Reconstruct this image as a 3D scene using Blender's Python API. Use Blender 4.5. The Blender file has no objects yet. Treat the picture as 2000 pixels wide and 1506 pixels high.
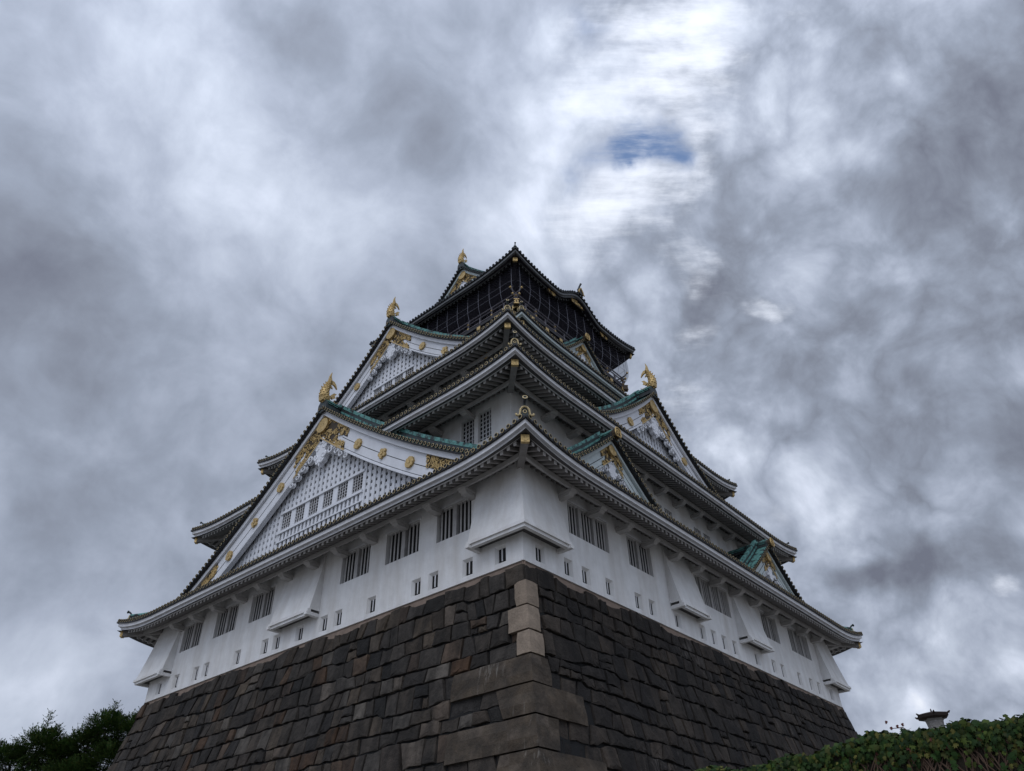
import bpy, bmesh, math, random
from mathutils import Vector, Matrix
C = bpy.context.scene.collection
SC = bpy.context.scene
rnd = random.Random(7)

# ------------------------------------------------------------------ camera
cam_d = bpy.data.cameras.new("camera")
cam_d.sensor_width = 36.0
cam_d.lens = 1456.86 * 36.0 / 2000.0
cam_d.clip_start = 0.1
cam_d.clip_end = 5000.0
cam = bpy.data.objects.new("camera", cam_d)
C.objects.link(cam)
F_ = Vector((0.61468996, 0.51033606, 0.60142611)); R_ = Vector((0.65324982, -0.75671107, -0.02555454)); U_ = Vector((-0.44206439, -0.40858961, 0.79851963))
cam.matrix_world = Matrix(((R_.x, U_.x, -F_.x, -21.38772), (R_.y, U_.y, -F_.y, -17.45341), (R_.z, U_.z, -F_.z, -12.19082), (0, 0, 0, 1)))
SC.camera = cam
SC.view_settings.view_transform = 'Standard'
SC.view_settings.look = 'None'
SC.view_settings.gamma = 1.0
SC.view_settings.exposure = 0.0

# ------------------------------------------------------------------ sky and sun
SUN_AZ, SUN_EL = 205.0, 52.0      # degrees from +X: sun lamp and added sky brightening behind the viewer, to light the walls
w = bpy.data.worlds.new("World"); SC.world = w; w.use_nodes = True
nt = w.node_tree; N = nt.nodes; L = nt.links; N.clear()
def wn(t, **k):
    n = N.new(t)
    for a, b in k.items(): setattr(n, a, b)
    return n
def wmath(op, a, b=None, c=None, clamp=False):
    n = wn('ShaderNodeMath', operation=op, use_clamp=clamp)
    for i, x in enumerate((a, b, c)):
        if x is None: continue
        if isinstance(x, (int, float)): n.inputs[i].default_value = x
        else: L.new(x, n.inputs[i])
    return n.outputs[0]
def dirv(az, el):
    a, e = math.radians(az), math.radians(el)
    return (math.cos(e) * math.cos(a), math.cos(e) * math.sin(a), math.sin(e))
tc = wn('ShaderNodeTexCoord')
def wnoise(vec, scale, detail, rough=0.55, dist=0.0):
    n = wn('ShaderNodeTexNoise'); L.new(vec, n.inputs['Vector'])
    n.inputs['Scale'].default_value = scale; n.inputs['Detail'].default_value = detail
    n.inputs['Roughness'].default_value = rough; n.inputs['Distortion'].default_value = dist
    return n
def warp(vec, scale, amount, detail=4):
    n = wnoise(vec, scale, detail)
    s = wn('ShaderNodeVectorMath', operation='SUBTRACT'); L.new(n.outputs['Color'], s.inputs[0]); s.inputs[1].default_value = (.5, .5, .5)
    m = wn('ShaderNodeVectorMath', operation='SCALE'); L.new(s.outputs[0], m.inputs[0]); m.inputs['Scale'].default_value = amount
    a = wn('ShaderNodeVectorMath', operation='ADD'); L.new(vec, a.inputs[0]); L.new(m.outputs[0], a.inputs[1])
    nn = wn('ShaderNodeVectorMath', operation='NORMALIZE'); L.new(a.outputs[0], nn.inputs[0])
    return nn.outputs[0]
def lobes(vec, items):
    tot = None
    for az, el, sg, amp in items:
        d = wn('ShaderNodeVectorMath', operation='DOT_PRODUCT'); L.new(vec, d.inputs[0]); d.inputs[1].default_value = dirv(az, el)
        k = 2.0 / math.radians(sg) ** 2
        e = wmath('EXPONENT', wmath('MULTIPLY_ADD', d.outputs['Value'], k, -k))
        tot = wmath('MULTIPLY', e, amp) if tot is None else wmath('MULTIPLY_ADD', e, amp, tot)
    return tot
SOFT=[(69.1,52.5,6.3,0.08),(60.5,51,5.9,0.09),(80.2,54.8,4.7,0.06),(53.1,49.3,4.5,0.08),(70,51.9,2.4,0.03),(38.5,49.4,3.1,0.2),(41.4,51.4,3.4,0.08),(62.7,58.8,4.9,-0.09),(57.9,54.6,4.7,-0.12),(68.3,60.4,3.4,-0.05),(48.3,53,4.1,-0.05),(86.4,39.9,5.9,-0.2),(81.1,40.1,3.9,-0.08),(80.1,32.1,6.5,-0.1),(82.5,36.9,3.4,-0.05),(74.6,37.5,4.5,-0.03),(-8,43.4,5.5,-0.15),(-0.9,34.2,5.2,-0.12),(-8.4,50.9,5.3,-0.08),(14.2,44.5,2.8,-0.17),(18.9,41.3,2.2,-0.2),(21.5,41.1,1.8,-0.12),(14.9,36.5,3.1,-0.18),(8.8,36.3,2.6,-0.08),(3.3,43.6,4.5,-0.06),(7.1,27.5,3.8,-0.1),(2.2,26,2.9,-0.16),(13,32.2,3.9,-0.05),(15.6,20,1.3,-0.26),(13.9,19.8,1.2,-0.24),(11.3,19.3,1.8,-0.26),(8.4,19.2,1.7,-0.24),(5.3,19.1,1.9,-0.22),(10,16.6,1.7,0.2),(7.2,16.7,1.6,0.1),(13.2,17.9,1.2,0.06),(13.5,12.6,1.7,-0.08),(17.3,27.9,2.4,0.1),(15.4,24.2,2,0.12),(11,26.1,1.6,0.08),(16.4,23.3,1.6,0.08),(69.5,29.3,7.4,-0.07),(74.1,24.1,6.1,-0.04),(63.8,25.2,5.6,-0.04),(72.4,13.9,4.5,0.08),(68.3,17.2,3.7,0.06),(47,44.5,4.7,-0.07),(58,36.5,4.5,-0.04),(34.9,45.1,3.5,0.05),(32.7,55.7,4.1,0.13),(34.6,60.3,4.3,0.1),(34,51.8,3,0.12),(-6.5,44.7,1.6,0.05),(5.9,51,4.4,0.02),(9.8,55.9,2,-0.03),(11.9,50.3,2.7,-0.04),(13.8,11.6,0.9,0.2),(20.5,33.1,2.2,0.1),(15,31.2,2,-0.04)]
BRIGHT=[(24.1,62.6,3.1,0.28),(16.2,61.7,3.4,0.7),(16.8,58.4,2.9,0.75),(20,56.2,4.2,0.7),(16.8,54.1,2.1,0.7),(19.2,50.9,2.5,0.7),(25.3,50.2,4,0.65),(29.7,49.2,3.8,0.45),(33.6,50.3,2.7,0.15),(29.7,57.2,2.5,0.2),(30.6,61.3,2.5,0.15),(19.1,43.7,2,0.6),(20.7,45.2,1.8,0.5),(22.6,45.9,1.8,0.3),(15.6,39.6,1.1,0.6),(14.4,38.7,0.8,0.5),(12.9,38.9,0.8,0.3),(1.8,57.6,1.6,0.35),(9.7,16.6,1.4,0.3),(6,17.4,0.9,0.4),(21.6,39.1,1.8,0.35),(21.6,35.6,2.2,0.35),(24.2,34.5,1.9,0.35),(24,31.4,2.2,0.35),(21.2,32.1,1.8,0.28),(11.1,35.1,1,0.22),(18.5,25.1,1.4,0.2),(12.3,23.5,1.3,0.15)]
BLUE=[(24,53.3,1.2,1.2),(22.4,53.8,1,0.8),(24.7,53.6,1,0.7),(19.1,53.2,1.4,0.35),(19,52.1,1.2,0.4),(20.4,53.8,1.4,0.45),(28.4,53.5,1.5,0.4),(25.9,61,1.3,0.2),(26.8,61.7,1.3,0.16),(32.2,51.5,1.3,0.35),(28.6,63,1,0.15),(14.2,56,1.2,0.15)]
D0 = tc.outputs['Generated']
# the wind of the long exposure: cloud texture drawn out along one heading
st = wn('ShaderNodeVectorMath', operation='DOT_PRODUCT'); L.new(D0, st.inputs[0]); st.inputs[1].default_value = (0.653, -0.757, -0.026)
stv = wn('ShaderNodeVectorMath', operation='SCALE'); stv.inputs[0].default_value = (0.653, -0.757, -0.026)
L.new(wmath('MULTIPLY', st.outputs['Value'], -0.9), stv.inputs['Scale'])
DS = wn('ShaderNodeVectorMath', operation='ADD'); L.new(D0, DS.inputs[0]); L.new(stv.outputs[0], DS.inputs[1]); DS = DS.outputs[0]
W1 = warp(D0, 4.0, 0.11, 2)
V1 = warp(W1, 13.0, 0.055, 5)
V3 = warp(D0, 18.0, 0.05, 4)
V2 = V1
soft = wmath('MULTIPLY', lobes(V1, SOFT), 0.85)
big = wnoise(D0, 3.4, 3, 0.5, 0.4).outputs['Fac']
fine = wnoise(W1, 9.0, 7, 0.56).outputs['Fac']
puff = wnoise(W1, 20.0, 6, 0.6).outputs['Fac']
streak = wnoise(DS, 24.0, 7, 0.62).outputs['Fac']
lum = wmath('MULTIPLY_ADD', wmath('SUBTRACT', big, 0.5), 0.22, 0.65)
lum = wmath('MULTIPLY_ADD', wmath('SUBTRACT', fine, 0.5), 0.42, lum)
crisp = wn('ShaderNodeMapRange', interpolation_type='SMOOTHSTEP'); L.new(st.outputs['Value'], crisp.inputs['Value'])
crisp.inputs['From Min'].default_value = -0.1; crisp.inputs['From Max'].default_value = 0.25; crisp.inputs['To Min'].default_value = 0.05; crisp.inputs['To Max'].default_value = 0.27
lum = wmath('MULTIPLY_ADD', wmath('SUBTRACT', puff, 0.5), crisp.outputs[0], lum)
billow = wmath('ABSOLUTE', wmath('MULTIPLY_ADD', wnoise(W1, 11.0, 5, 0.5).outputs['Fac'], 2.0, -1.0))
lum = wmath('MULTIPLY_ADD', wmath('SUBTRACT', billow, 0.18), wmath('MULTIPLY', crisp.outputs[0], 1.5), lum)
lum = wmath('ADD', lum, soft)
ramp = wn('ShaderNodeValToRGB'); L.new(lum, ramp.inputs['Fac'])
er = ramp.color_ramp
def lin(r, g, b):
    f = lambda c: (c / 255.0 / 12.92) if c <= 10 else ((c / 255.0 + .055) / 1.055) ** 2.4
    return (f(r), f(g), f(b), 1)
er.elements[0].position = 0.36; er.elements[0].color = lin(110, 115, 130)
er.elements[1].position = 0.95; er.elements[1].color = lin(236, 241, 252)
for p, c in ((0.47, lin(127, 134, 149)), (0.57, lin(144, 153, 170)), (0.66, lin(164, 173, 191)), (0.76, lin(188, 197, 214)), (0.86, lin(213, 221, 238))):
    e = er.elements.new(p); e.color = c
bl = lobes(V2, BRIGHT)
sat = wmath('SUBTRACT', 1.0, wmath('EXPONENT', wmath('MULTIPLY', bl, -1.5)))        # 0..1 inside the break in the cloud
nz = wmath('MULTIPLY_ADD', wmath('SUBTRACT', streak, 0.5), 2.0, wmath('MULTIPLY', wmath('SUBTRACT', fine, 0.5), 1.6))
bs = wmath('ADD', sat, nz)
mr = wn('ShaderNodeMapRange', interpolation_type='SMOOTHSTEP'); L.new(bs, mr.inputs['Value'])
mr.inputs['From Min'].default_value = 0.28; mr.inputs['From Max'].default_value = 1.35
edge = wn('ShaderNodeMapRange', interpolation_type='SMOOTHSTEP'); L.new(sat, edge.inputs['Value'])
edge.inputs['From Min'].default_value = 0.10; edge.inputs['From Max'].default_value = 0.45
cov = wmath('MULTIPLY', mr.outputs[0], edge.outputs[0])
wht = wn('ShaderNodeMix', data_type='RGBA'); L.new(cov, wht.inputs['Factor']); L.new(ramp.outputs['Color'], wht.inputs['A']); wht.inputs['B'].default_value = lin(232, 238, 251)
# the clear sky behind the clouds
sky = wn('ShaderNodeTexSky', sky_type='NISHITA'); sky.sun_disc = False; sky.dust_density = 0.0; sky.ozone_density = 4.0
sky.sun_elevation = math.radians(SUN_EL); sky.sun_rotation = math.radians(90.0 - SUN_AZ)
skm = wn('ShaderNodeVectorMath', operation='SCALE'); L.new(sky.outputs[0], skm.inputs[0]); skm.inputs['Scale'].default_value = 0.15
hole = wmath('MULTIPLY', wmath('MULTIPLY_ADD', wmath('SUBTRACT', streak, 0.5), 4.2, 1.15), wmath('SUBTRACT', 1.0, wmath('EXPONENT', wmath('MULTIPLY', lobes(V3, BLUE), -1.1))))
mh = wn('ShaderNodeMapRange', interpolation_type='SMOOTHSTEP'); L.new(hole, mh.inputs['Value'])
mh.inputs['From Min'].default_value = 0.08; mh.inputs['From Max'].default_value = 0.85
mh.inputs['To Max'].default_value = 0.92
clr = wn('ShaderNodeMix', data_type='RGBA'); L.new(mh.outputs[0], clr.inputs['Factor']); L.new(wht.outputs['Result'], clr.inputs['A']); L.new(skm.outputs[0], clr.inputs['B'])
# unseen sky behind the viewer, brightening added to light the castle faces
glow = lobes(D0, [(SUN_AZ, SUN_EL, 48.0, 1.0)])
gain = wmath('MULTIPLY_ADD', glow, 1.85, 1.0)
fin = wn('ShaderNodeVectorMath', operation='SCALE'); L.new(clr.outputs['Result'], fin.inputs[0]); L.new(gain, fin.inputs['Scale'])
bg = wn('ShaderNodeBackground'); L.new(fin.outputs[0], bg.inputs['Color']); bg.inputs['Strength'].default_value = 1.0
ow = wn('ShaderNodeOutputWorld'); L.new(bg.outputs[0], ow.inputs['Surface'])
sun_d = bpy.data.lights.new("sun", 'SUN'); sun_d.energy = 0.65; sun_d.angle = math.radians(40); sun_d.color = (1.0, 0.97, 0.93)
sun = bpy.data.objects.new("sun", sun_d); C.objects.link(sun)
sun.rotation_euler = (-Vector(dirv(SUN_AZ, SUN_EL))).to_track_quat('-Z', 'Y').to_euler()

# ------------------------------------------------------------------ materials
def mat(name, base, rough=0.7, metal=0.0, var=0.0, vscale=2.0, dark=None, dscale=0.6, damt=0.0, island=None, bump=0.0, bscale=12.0, streak=False, spec=0.4, drips=None, dpos=(.44, .72)):
    m = bpy.data.materials.new(name); m.use_nodes = True
    t = m.node_tree; n = t.nodes; l = t.links
    b = n['Principled BSDF']; b.inputs['Roughness'].default_value = rough; b.inputs['Metallic'].default_value = metal
    b.inputs['Specular IOR Level'].default_value = spec
    geo = n.new('ShaderNodeNewGeometry'); pos = geo.outputs['Position']
    col = None
    def rgb(c): return (c[0], c[1], c[2], 1)
    if island:
        r = n.new('ShaderNodeValToRGB'); l.new(geo.outputs['Random Per Island'], r.inputs['Fac'])
        r.color_ramp.elements[0].color = rgb(island[0]); r.color_ramp.elements[0].position = 0
        r.color_ramp.elements[1].color = rgb(island[-1]); r.color_ramp.elements[1].position = 1
        for i, c in enumerate(island[1:-1]):
            e = r.color_ramp.elements.new((i + 1) / (len(island) - 1)); e.color = rgb(c)
        col = r.outputs['Color']
    def noise(sc, det=6, ro=.6, vec=None):
        x = n.new('ShaderNodeTexNoise'); x.inputs['Scale'].default_value = sc; x.inputs['Detail'].default_value = det; x.inputs['Roughness'].default_value = ro
        l.new(vec or pos, x.inputs['Vector']); return x.outputs['Fac']
    if var:
        mx = n.new('ShaderNodeMix'); mx.data_type = 'RGBA'; mx.blend_type = 'MULTIPLY'
        if col is None: mx.inputs['A'].default_value = rgb(base)
        else: l.new(col, mx.inputs['A'])
        cr = n.new('ShaderNodeValToRGB'); l.new(noise(vscale), cr.inputs['Fac'])
        cr.color_ramp.elements[0].position = .3; cr.color_ramp.elements[1].position = .7
        cr.color_ramp.elements[0].color = rgb((1 - var,) * 3); cr.color_ramp.elements[1].color = (1, 1, 1, 1)
        l.new(cr.outputs['Color'], mx.inputs['B']); mx.inputs['Factor'].default_value = 1
        col = mx.outputs['Result']
    if dark:
        mx = n.new('ShaderNodeMix'); mx.data_type = 'RGBA'
        if col is None: mx.inputs['A'].default_value = rgb(base)
        else: l.new(col, mx.inputs['A'])
        mx.inputs['B'].default_value = rgb(dark)
        vec = None
        if streak:
            mp = n.new('ShaderNodeMapping'); mp.inputs['Scale'].default_value = (1, 1, 0.16); l.new(pos, mp.inputs['Vector']); vec = mp.outputs['Vector']
        cr = n.new('ShaderNodeValToRGB'); l.new(noise(dscale, 7, .62, vec), cr.inputs['Fac'])
        cr.color_ramp.elements[0].position, cr.color_ramp.elements[1].position = dpos
        cr.color_ramp.elements[0].color = (0, 0, 0, 1); cr.color_ramp.elements[1].color = rgb((damt,) * 3)
        l.new(cr.outputs['Color'], mx.inputs['Factor']); col = mx.outputs['Result']
    if drips:
        mp = n.new('ShaderNodeMapping'); mp.inputs['Scale'].default_value = (1, 1, 0.05); l.new(pos, mp.inputs['Vector'])
        a = noise(7.0, 5, .7, mp.outputs['Vector']); q = noise(.45, 3, .5)
        mu = n.new('ShaderNodeMath'); mu.operation = 'MULTIPLY'; l.new(a, mu.inputs[0]); l.new(q, mu.inputs[1])
        cr = n.new('ShaderNodeValToRGB'); l.new(mu.outputs[0], cr.inputs['Fac']); cr.color_ramp.elements[0].position = .335; cr.color_ramp.elements[1].position = .42
        cr.color_ramp.elements[0].color = (0, 0, 0, 1); cr.color_ramp.elements[1].color = (.55, .55, .55, 1)
        mx = n.new('ShaderNodeMix'); mx.data_type = 'RGBA'; l.new(cr.outputs['Color'], mx.inputs['Factor']); l.new(col, mx.inputs['A']); mx.inputs['B'].default_value = rgb(drips); col = mx.outputs['Result']
    if col is None: b.inputs['Base Color'].default_value = rgb(base)
    else: l.new(col, b.inputs['Base Color'])
    if bump:
        bp = n.new('ShaderNodeBump'); bp.inputs['Strength'].default_value = bump; bp.inputs['Distance'].default_value = .08
        l.new(noise(bscale, 8, .65), bp.inputs['Height']); l.new(bp.outputs['Normal'], b.inputs['Normal'])
    return m
M = {}
M['plaster'] = mat('white_plaster', (.74, .735, .725), .85, var=.14, vscale=1.6, dark=(.40, .36, .31), dscale=1.3, damt=.5, bump=.2, bscale=4, streak=True, dpos=(.42, .75))
M['trim'] = mat('white_painted_wood', (.66, .66, .67), .7, var=.16, vscale=2.5, dark=(.38, .35, .32), dscale=1.6, damt=.35)
M['board'] = mat('white_gable_board', (.68, .69, .72), .7, var=.10, vscale=1.8, dark=(.42, .42, .42), dscale=1.4, damt=.3, streak=True)
M['bracket'] = mat('shaded_plaster_bracket', (.42, .405, .39), .85, var=.25, vscale=2)  # plaster toned down to carry the shade under the eaves
M['bar'] = mat('weathered_window_bar', (.42, .41, .40), .8, var=.25, vscale=3)
M['rafter'] = mat('shaded_grey_rafter', (.27, .255, .245), .85, var=.3, vscale=3)  # grey lowered so the colour holds part of the under-eave shade
M['soffit'] = mat('shaded_soffit_board', (.085, .08, .078), .9, var=.3, vscale=2)  # very dark tone holds the shade under eaves and bays
M['palegreen'] = mat('pale_green_trim', (.53, .59, .585), .7, var=.2, vscale=3)
M['tile'] = mat('dark_roof_tile', (.020, .022, .024), .5, var=.5, vscale=6, dark=(.045, .10, .095), dscale=2.6, damt=.45)
M['blacktile'] = mat('black_eave_tile', (.014, .014, .015), .5, var=.5, vscale=6)
M['copper'] = mat('verdigris_copper', (.12, .31, .28), .6, var=.5, vscale=5, dark=(.010, .015, .017), dscale=3.0, damt=1.0, dpos=(.47, .60))
M['gold'] = mat('gilded_metal', (.62, .44, .19), .48, metal=.55, var=.45, vscale=9, bump=.2, bscale=30)
M['golddark'] = mat('gilt_recess', (.055, .036, .016), .6, metal=.2, var=.4, vscale=14)
M['black'] = mat('black_lacquer', (.026, .023, .030), .5, var=.4, vscale=3, spec=.3)
M['blackwood'] = mat('black_timber', (.020, .018, .022), .6, var=.5, vscale=4)
M['void'] = mat('unlit_opening', (.003, .003, .003), .9, spec=.05)
M['rafterend'] = mat('white_rafter_end', (.74, .74, .75), .7, var=.15, vscale=3)
M['gilt'] = mat('dull_gilt_ring', (.50, .39, .20), .5, metal=.3, var=.45, vscale=12)
M['greywood'] = mat('grey_eave_board', (.16, .165, .17), .6, var=.3, vscale=4)
M['dark'] = mat('dark_interior', (.012, .012, .013), .9)
M['steel'] = mat('galvanised_steel', (.22, .22, .26), .5, metal=.3, var=.2, vscale=8)
M['railmetal'] = mat('lacquered_rail', (.20, .18, .20), .4, var=.4, vscale=6)
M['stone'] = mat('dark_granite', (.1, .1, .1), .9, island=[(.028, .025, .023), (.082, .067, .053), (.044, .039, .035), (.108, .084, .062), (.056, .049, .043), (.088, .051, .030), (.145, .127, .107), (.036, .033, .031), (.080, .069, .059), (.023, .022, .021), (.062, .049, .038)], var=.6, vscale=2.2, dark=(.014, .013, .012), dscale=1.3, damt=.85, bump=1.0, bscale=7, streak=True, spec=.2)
M['stoneR'] = mat('darker_stained_granite', (.1, .1, .1), .9, island=[(.020, .018, .017), (.052, .043, .036), (.032, .028, .025), (.076, .060, .047), (.040, .035, .030), (.028, .025, .023), (.064, .052, .042), (.023, .021, .020)], var=.55, vscale=2.2, dark=(.011, .010, .010), dscale=1.3, damt=.85, bump=1.0, bscale=7, streak=True, spec=.2, drips=(.12, .108, .098))  # same granite in darker tones for two faces, with stain streaks and drips
M['cornerstone'] = mat('brown_corner_stone', (.13, .105, .08), .9, island=[(.072, .056, .041), (.115, .091, .068), (.088, .066, .046), (.125, .10, .078)], var=.55, vscale=1.6, dark=(.030, .026, .022), dscale=1.2, damt=.85, bump=1.0, bscale=6, spec=.2, drips=(.21, .19, .165), dpos=(.42, .68))
M['tanstone'] = mat('tan_repair_stone', (.30, .235, .175), .9, var=.4, vscale=2, dark=(.12, .092, .068), dscale=1.2, damt=.8, bump=.8, bscale=10, streak=True)
M['mortar'] = mat('tan_mortar', (.24, .18, .14), .9, var=.35, vscale=2.5, bump=.4, bscale=10)
M['joint'] = mat('dark_stone_joint', (.006, .006, .006), .95)
M['ground'] = mat('pale_gravel', (.30, .28, .25), .95, var=.3, vscale=.5, bump=.3)
M['earth'] = mat('terrace_earth', (.10, .085, .06), .95, var=.4, vscale=1.)
M['mosswall'] = mat('mossy_wall', (.045, .035, .025), .95, var=.6, vscale=6, dark=(.02, .03, .012), dscale=3, damt=.8, bump=.6)
M['ivy'] = mat('ivy_leaf', (.05, .09, .03), .7, island=[(.010, .026, .006), (.018, .045, .009), (.030, .068, .012), (.013, .032, .009), (.07, .10, .016), (.016, .038, .008), (.13, .12, .026), (.014, .03, .010), (.04, .07, .014)], var=.55, vscale=2.5, spec=.15)
M['redleaf'] = mat('reddish_leaf', (.10, .035, .028), .7, var=.3, vscale=30, spec=.1)
M['vine'] = mat('bare_vine_stem', (.09, .055, .035), .9, var=.4, vscale=10)
M['leaf'] = mat('tree_leaflet', (.04, .08, .03), .6, island=[(.028, .066, .020), (.05, .105, .026), (.075, .14, .032), (.038, .085, .024), (.11, .145, .032), (.055, .11, .026), (.10, .10, .028)], var=.4, vscale=1.2, spec=.2)
M['bark'] = mat('grey_bark', (.06, .05, .04), .9, var=.4, vscale=6, bump=.5)
M['lampstone'] = mat('weathered_lantern_stone', (.30, .28, .26), .85, var=.3, vscale=9, bump=.4, bscale=30)
M['lampcap'] = mat('dark_lantern_cap', (.05, .035, .03), .7, var=.4, vscale=12)

nm = bpy.data.materials.new('dark_bird_net'); nm.use_nodes = True; t_ = nm.node_tree
pb_ = t_.nodes['Principled BSDF']; pb_.inputs['Base Color'].default_value = (.034, .032, .042, 1); pb_.inputs['Roughness'].default_value = .9; pb_.inputs['Specular IOR Level'].default_value = .1
tr_ = t_.nodes.new('ShaderNodeBsdfTransparent'); mx_ = t_.nodes.new('ShaderNodeMixShader'); mx_.inputs['Fac'].default_value = .24
t_.links.new(tr_.outputs[0], mx_.inputs[1]); t_.links.new(pb_.outputs[0], mx_.inputs[2]); t_.links.new(mx_.outputs[0], t_.nodes['Material Output'].inputs['Surface'])
M['net'] = nm

# ------------------------------------------------------------------ helpers
class MB:
    def __init__(s): s.v = []; s.f = []; s.m = []; s.s = []
    def add(s, vs, fs, mi=0, sm=False):
        o = len(s.v); s.v.extend([tuple(p) for p in vs])
        for f in fs: s.f.append(tuple(i + o for i in f)); s.m.append(mi); s.s.append(sm)
    def hexa(s, p, mi=0):      # p: 8 points, bottom 4 then top 4
        s.add(p, [(3, 2, 1, 0), (4, 5, 6, 7), (0, 1, 5, 4), (1, 2, 6, 5), (2, 3, 7, 6), (3, 0, 4, 7)], mi)
    def fbox(s, fn, u0, u1, o0, o1, z0, z1, mi=0):
        s.hexa([fn(u0, o0, z0), fn(u1, o0, z0), fn(u1, o1, z0), fn(u0, o1, z0), fn(u0, o0, z1), fn(u1, o0, z1), fn(u1, o1, z1), fn(u0, o1, z1)], mi)
    def beam(s, a, b, wd, ht, mi=0, up=(0, 0, 1)):
        a = Vector(a); b = Vector(b); d = (b - a).normalized(); sd = d.cross(Vector(up)).normalized(); uu = sd.cross(d).normalized()
        q = []
        for zz in (-ht / 2, ht / 2):
            for (pp, ss) in ((a, -1), (b, -1), (b, 1), (a, 1)): q.append(pp + sd * ss * wd / 2 + uu * zz)
        s.hexa(q, mi)
    def tube(s, pts, r, n=8, mi=0, sm=True, cap=True, flat=1.0):
        pts = [Vector(p) for p in pts]; k = len(pts); rr = r if isinstance(r, (list, tuple)) else [r] * k
        vs = []; fs = []; ref = None
        for i, p in enumerate(pts):
            t = (pts[min(i + 1, k - 1)] - pts[max(i - 1, 0)]).normalized()
            if ref is None:
                ref = t.orthogonal().normalized()
            ref = (ref - t * ref.dot(t)).normalized(); bn = t.cross(ref)
            for j in range(n):
                a = 2 * math.pi * j / n; vs.append(p + (ref * math.cos(a) + bn * math.sin(a) * flat) * rr[i])
        for i in range(k - 1):
            for j in range(n): fs.append((i * n + j, i * n + (j + 1) % n, (i + 1) * n + (j + 1) % n, (i + 1) * n + j))
        if cap: fs.append(tuple(range(n))[::-1]); fs.append(tuple((k - 1) * n + j for j in range(n)))
        s.add(vs, fs, mi, sm)
    def cap(s, c, ax, r, h, n=12, mdark=0, mring=1, ring=.68):   # round tile end: a gilt ring round a dark recessed middle
        ax = Vector(ax).normalized(); c = Vector(c); e1 = ax.orthogonal().normalized()
        if abs(ax.z) < .9: e1 = Vector((0, 0, 1)) - ax * ax.z; e1.normalize()
        e2 = ax.cross(e1); vs = []
        for (rr, dd) in ((r, -h), (r, 0), (r * ring, .004), (r * ring, -.02)):
            for j in range(n):
                a = 2 * math.pi * (j + .5) / n; vs.append(c + (e1 * math.cos(a) + e2 * math.sin(a)) * rr + ax * dd)
        fd = []; fr = []
        for j in range(n):
            k = (j + 1) % n
            fd.append((j, k, n + k, n + j)); fr.append((n + j, n + k, 2 * n + k, 2 * n + j)); fd.append((2 * n + j, 2 * n + k, 3 * n + k, 3 * n + j))
        fd.append(tuple(3 * n + j for j in range(n)))
        o = len(s.v); s.add(vs, fd, mdark); s.add([], [], 0)
        for f in fr: s.f.append(tuple(i + o for i in f)); s.m.append(mring); s.s.append(False)
    def sphere(s, c, rx, ry, rz, fr, n=8, m=6, mi=0):  # fr: three axis vectors
        vs = []; fs = []; c = Vector(c)
        for i in range(m + 1):
            th = math.pi * i / m
            for j in range(n):
                ph = 2 * math.pi * j / n
                vs.append(c + fr[0] * rx * math.sin(th) * math.cos(ph) + fr[1] * ry * math.sin(th) * math.sin(ph) + fr[2] * rz * math.cos(th))
        for i in range(m):
            for j in range(n): fs.append((i * n + j, i * n + (j + 1) % n, (i + 1) * n + (j + 1) % n, (i + 1) * n + j))
        s.add(vs, fs, mi, True)
    def prism(s, poly, dv, mi=0):     # poly: list of 3-D points, extruded along dv
        n = len(poly); dv = Vector(dv); vs = [Vector(p) for p in poly] + [Vector(p) + dv for p in poly]
        s.add(vs, [tuple(range(n))[::-1], tuple(range(n, 2 * n))] + [(i, (i + 1) % n, n + (i + 1) % n, n + i) for i in range(n)], mi)
    def build(s, name, mats, parent=None, fix=True):
        me = bpy.data.meshes.new(name)
        me.from_pydata([tuple(p) for p in s.v], [], s.f)
        for m in mats: me.materials.append(M[m])
        me.polygons.foreach_set('material_index', s.m); me.polygons.foreach_set('use_smooth', s.s)
        me.update()
        if fix:
            b = bmesh.new(); b.from_mesh(me); bmesh.ops.recalc_face_normals(b, faces=b.faces); b.to_mesh(me); b.free()
        o = bpy.data.objects.new(name, me); C.objects.link(o)
        if parent is not None: put(o, parent)
        return o
ROOT = {}
def put(o, parent):      # parents o and keeps it where it stands
    o.parent = parent
    o.matrix_parent_inverse = Matrix.Translation(-Vector(ROOT.get(parent.name, (0, 0, 0))))
def thing(name, label, cat, loc, group=None):
    o = bpy.data.objects.new(name, None); C.objects.link(o); o.location = loc; o.empty_display_size = .5
    ROOT[o.name] = tuple(loc); tag(o, label, cat, group); return o
def tag(o, label=None, cat=None, group=None, kind=None):
    if label: o['label'] = label
    if cat: o['category'] = cat
    if group: o['group'] = group
    if kind: o['kind'] = kind
    return o

# ------------------------------------------------------------------ the setting's ground
g = MB(); g.add([(-1500, -1500, -14), (1500, -1500, -14), (1500, 1500, -14), (-1500, 1500, -14)], [(0, 1, 2, 3)])
tag(g.build('ground', ['ground']), kind='structure')
g = MB(); g.hexa([(-9.9, -40, -13.99), (-4.6, -40, -13.99), (-4.6, -8.5, -13.99), (-9.9, -8.5, -13.99), (-9.9, -40, -10.75), (-4.6, -40, -10.75), (-4.6, -8.5, -10.75), (-9.9, -8.5, -10.75)])
tag(g.build('terrace', ['earth']), kind='structure')

LX, LY = 33.0, 29.55
def side(k, x0=0.0, x1=LX, y0=0.0, y1=LY):
    if k == 'L': return lambda u, o, z: Vector((x0 - o, u, z))
    if k == 'R': return lambda u, o, z: Vector((u, y0 - o, z))
    if k == 'B': return lambda u, o, z: Vector((x1 + o, u, z))
    return lambda u, o, z: Vector((u, y1 + o, z))
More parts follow.
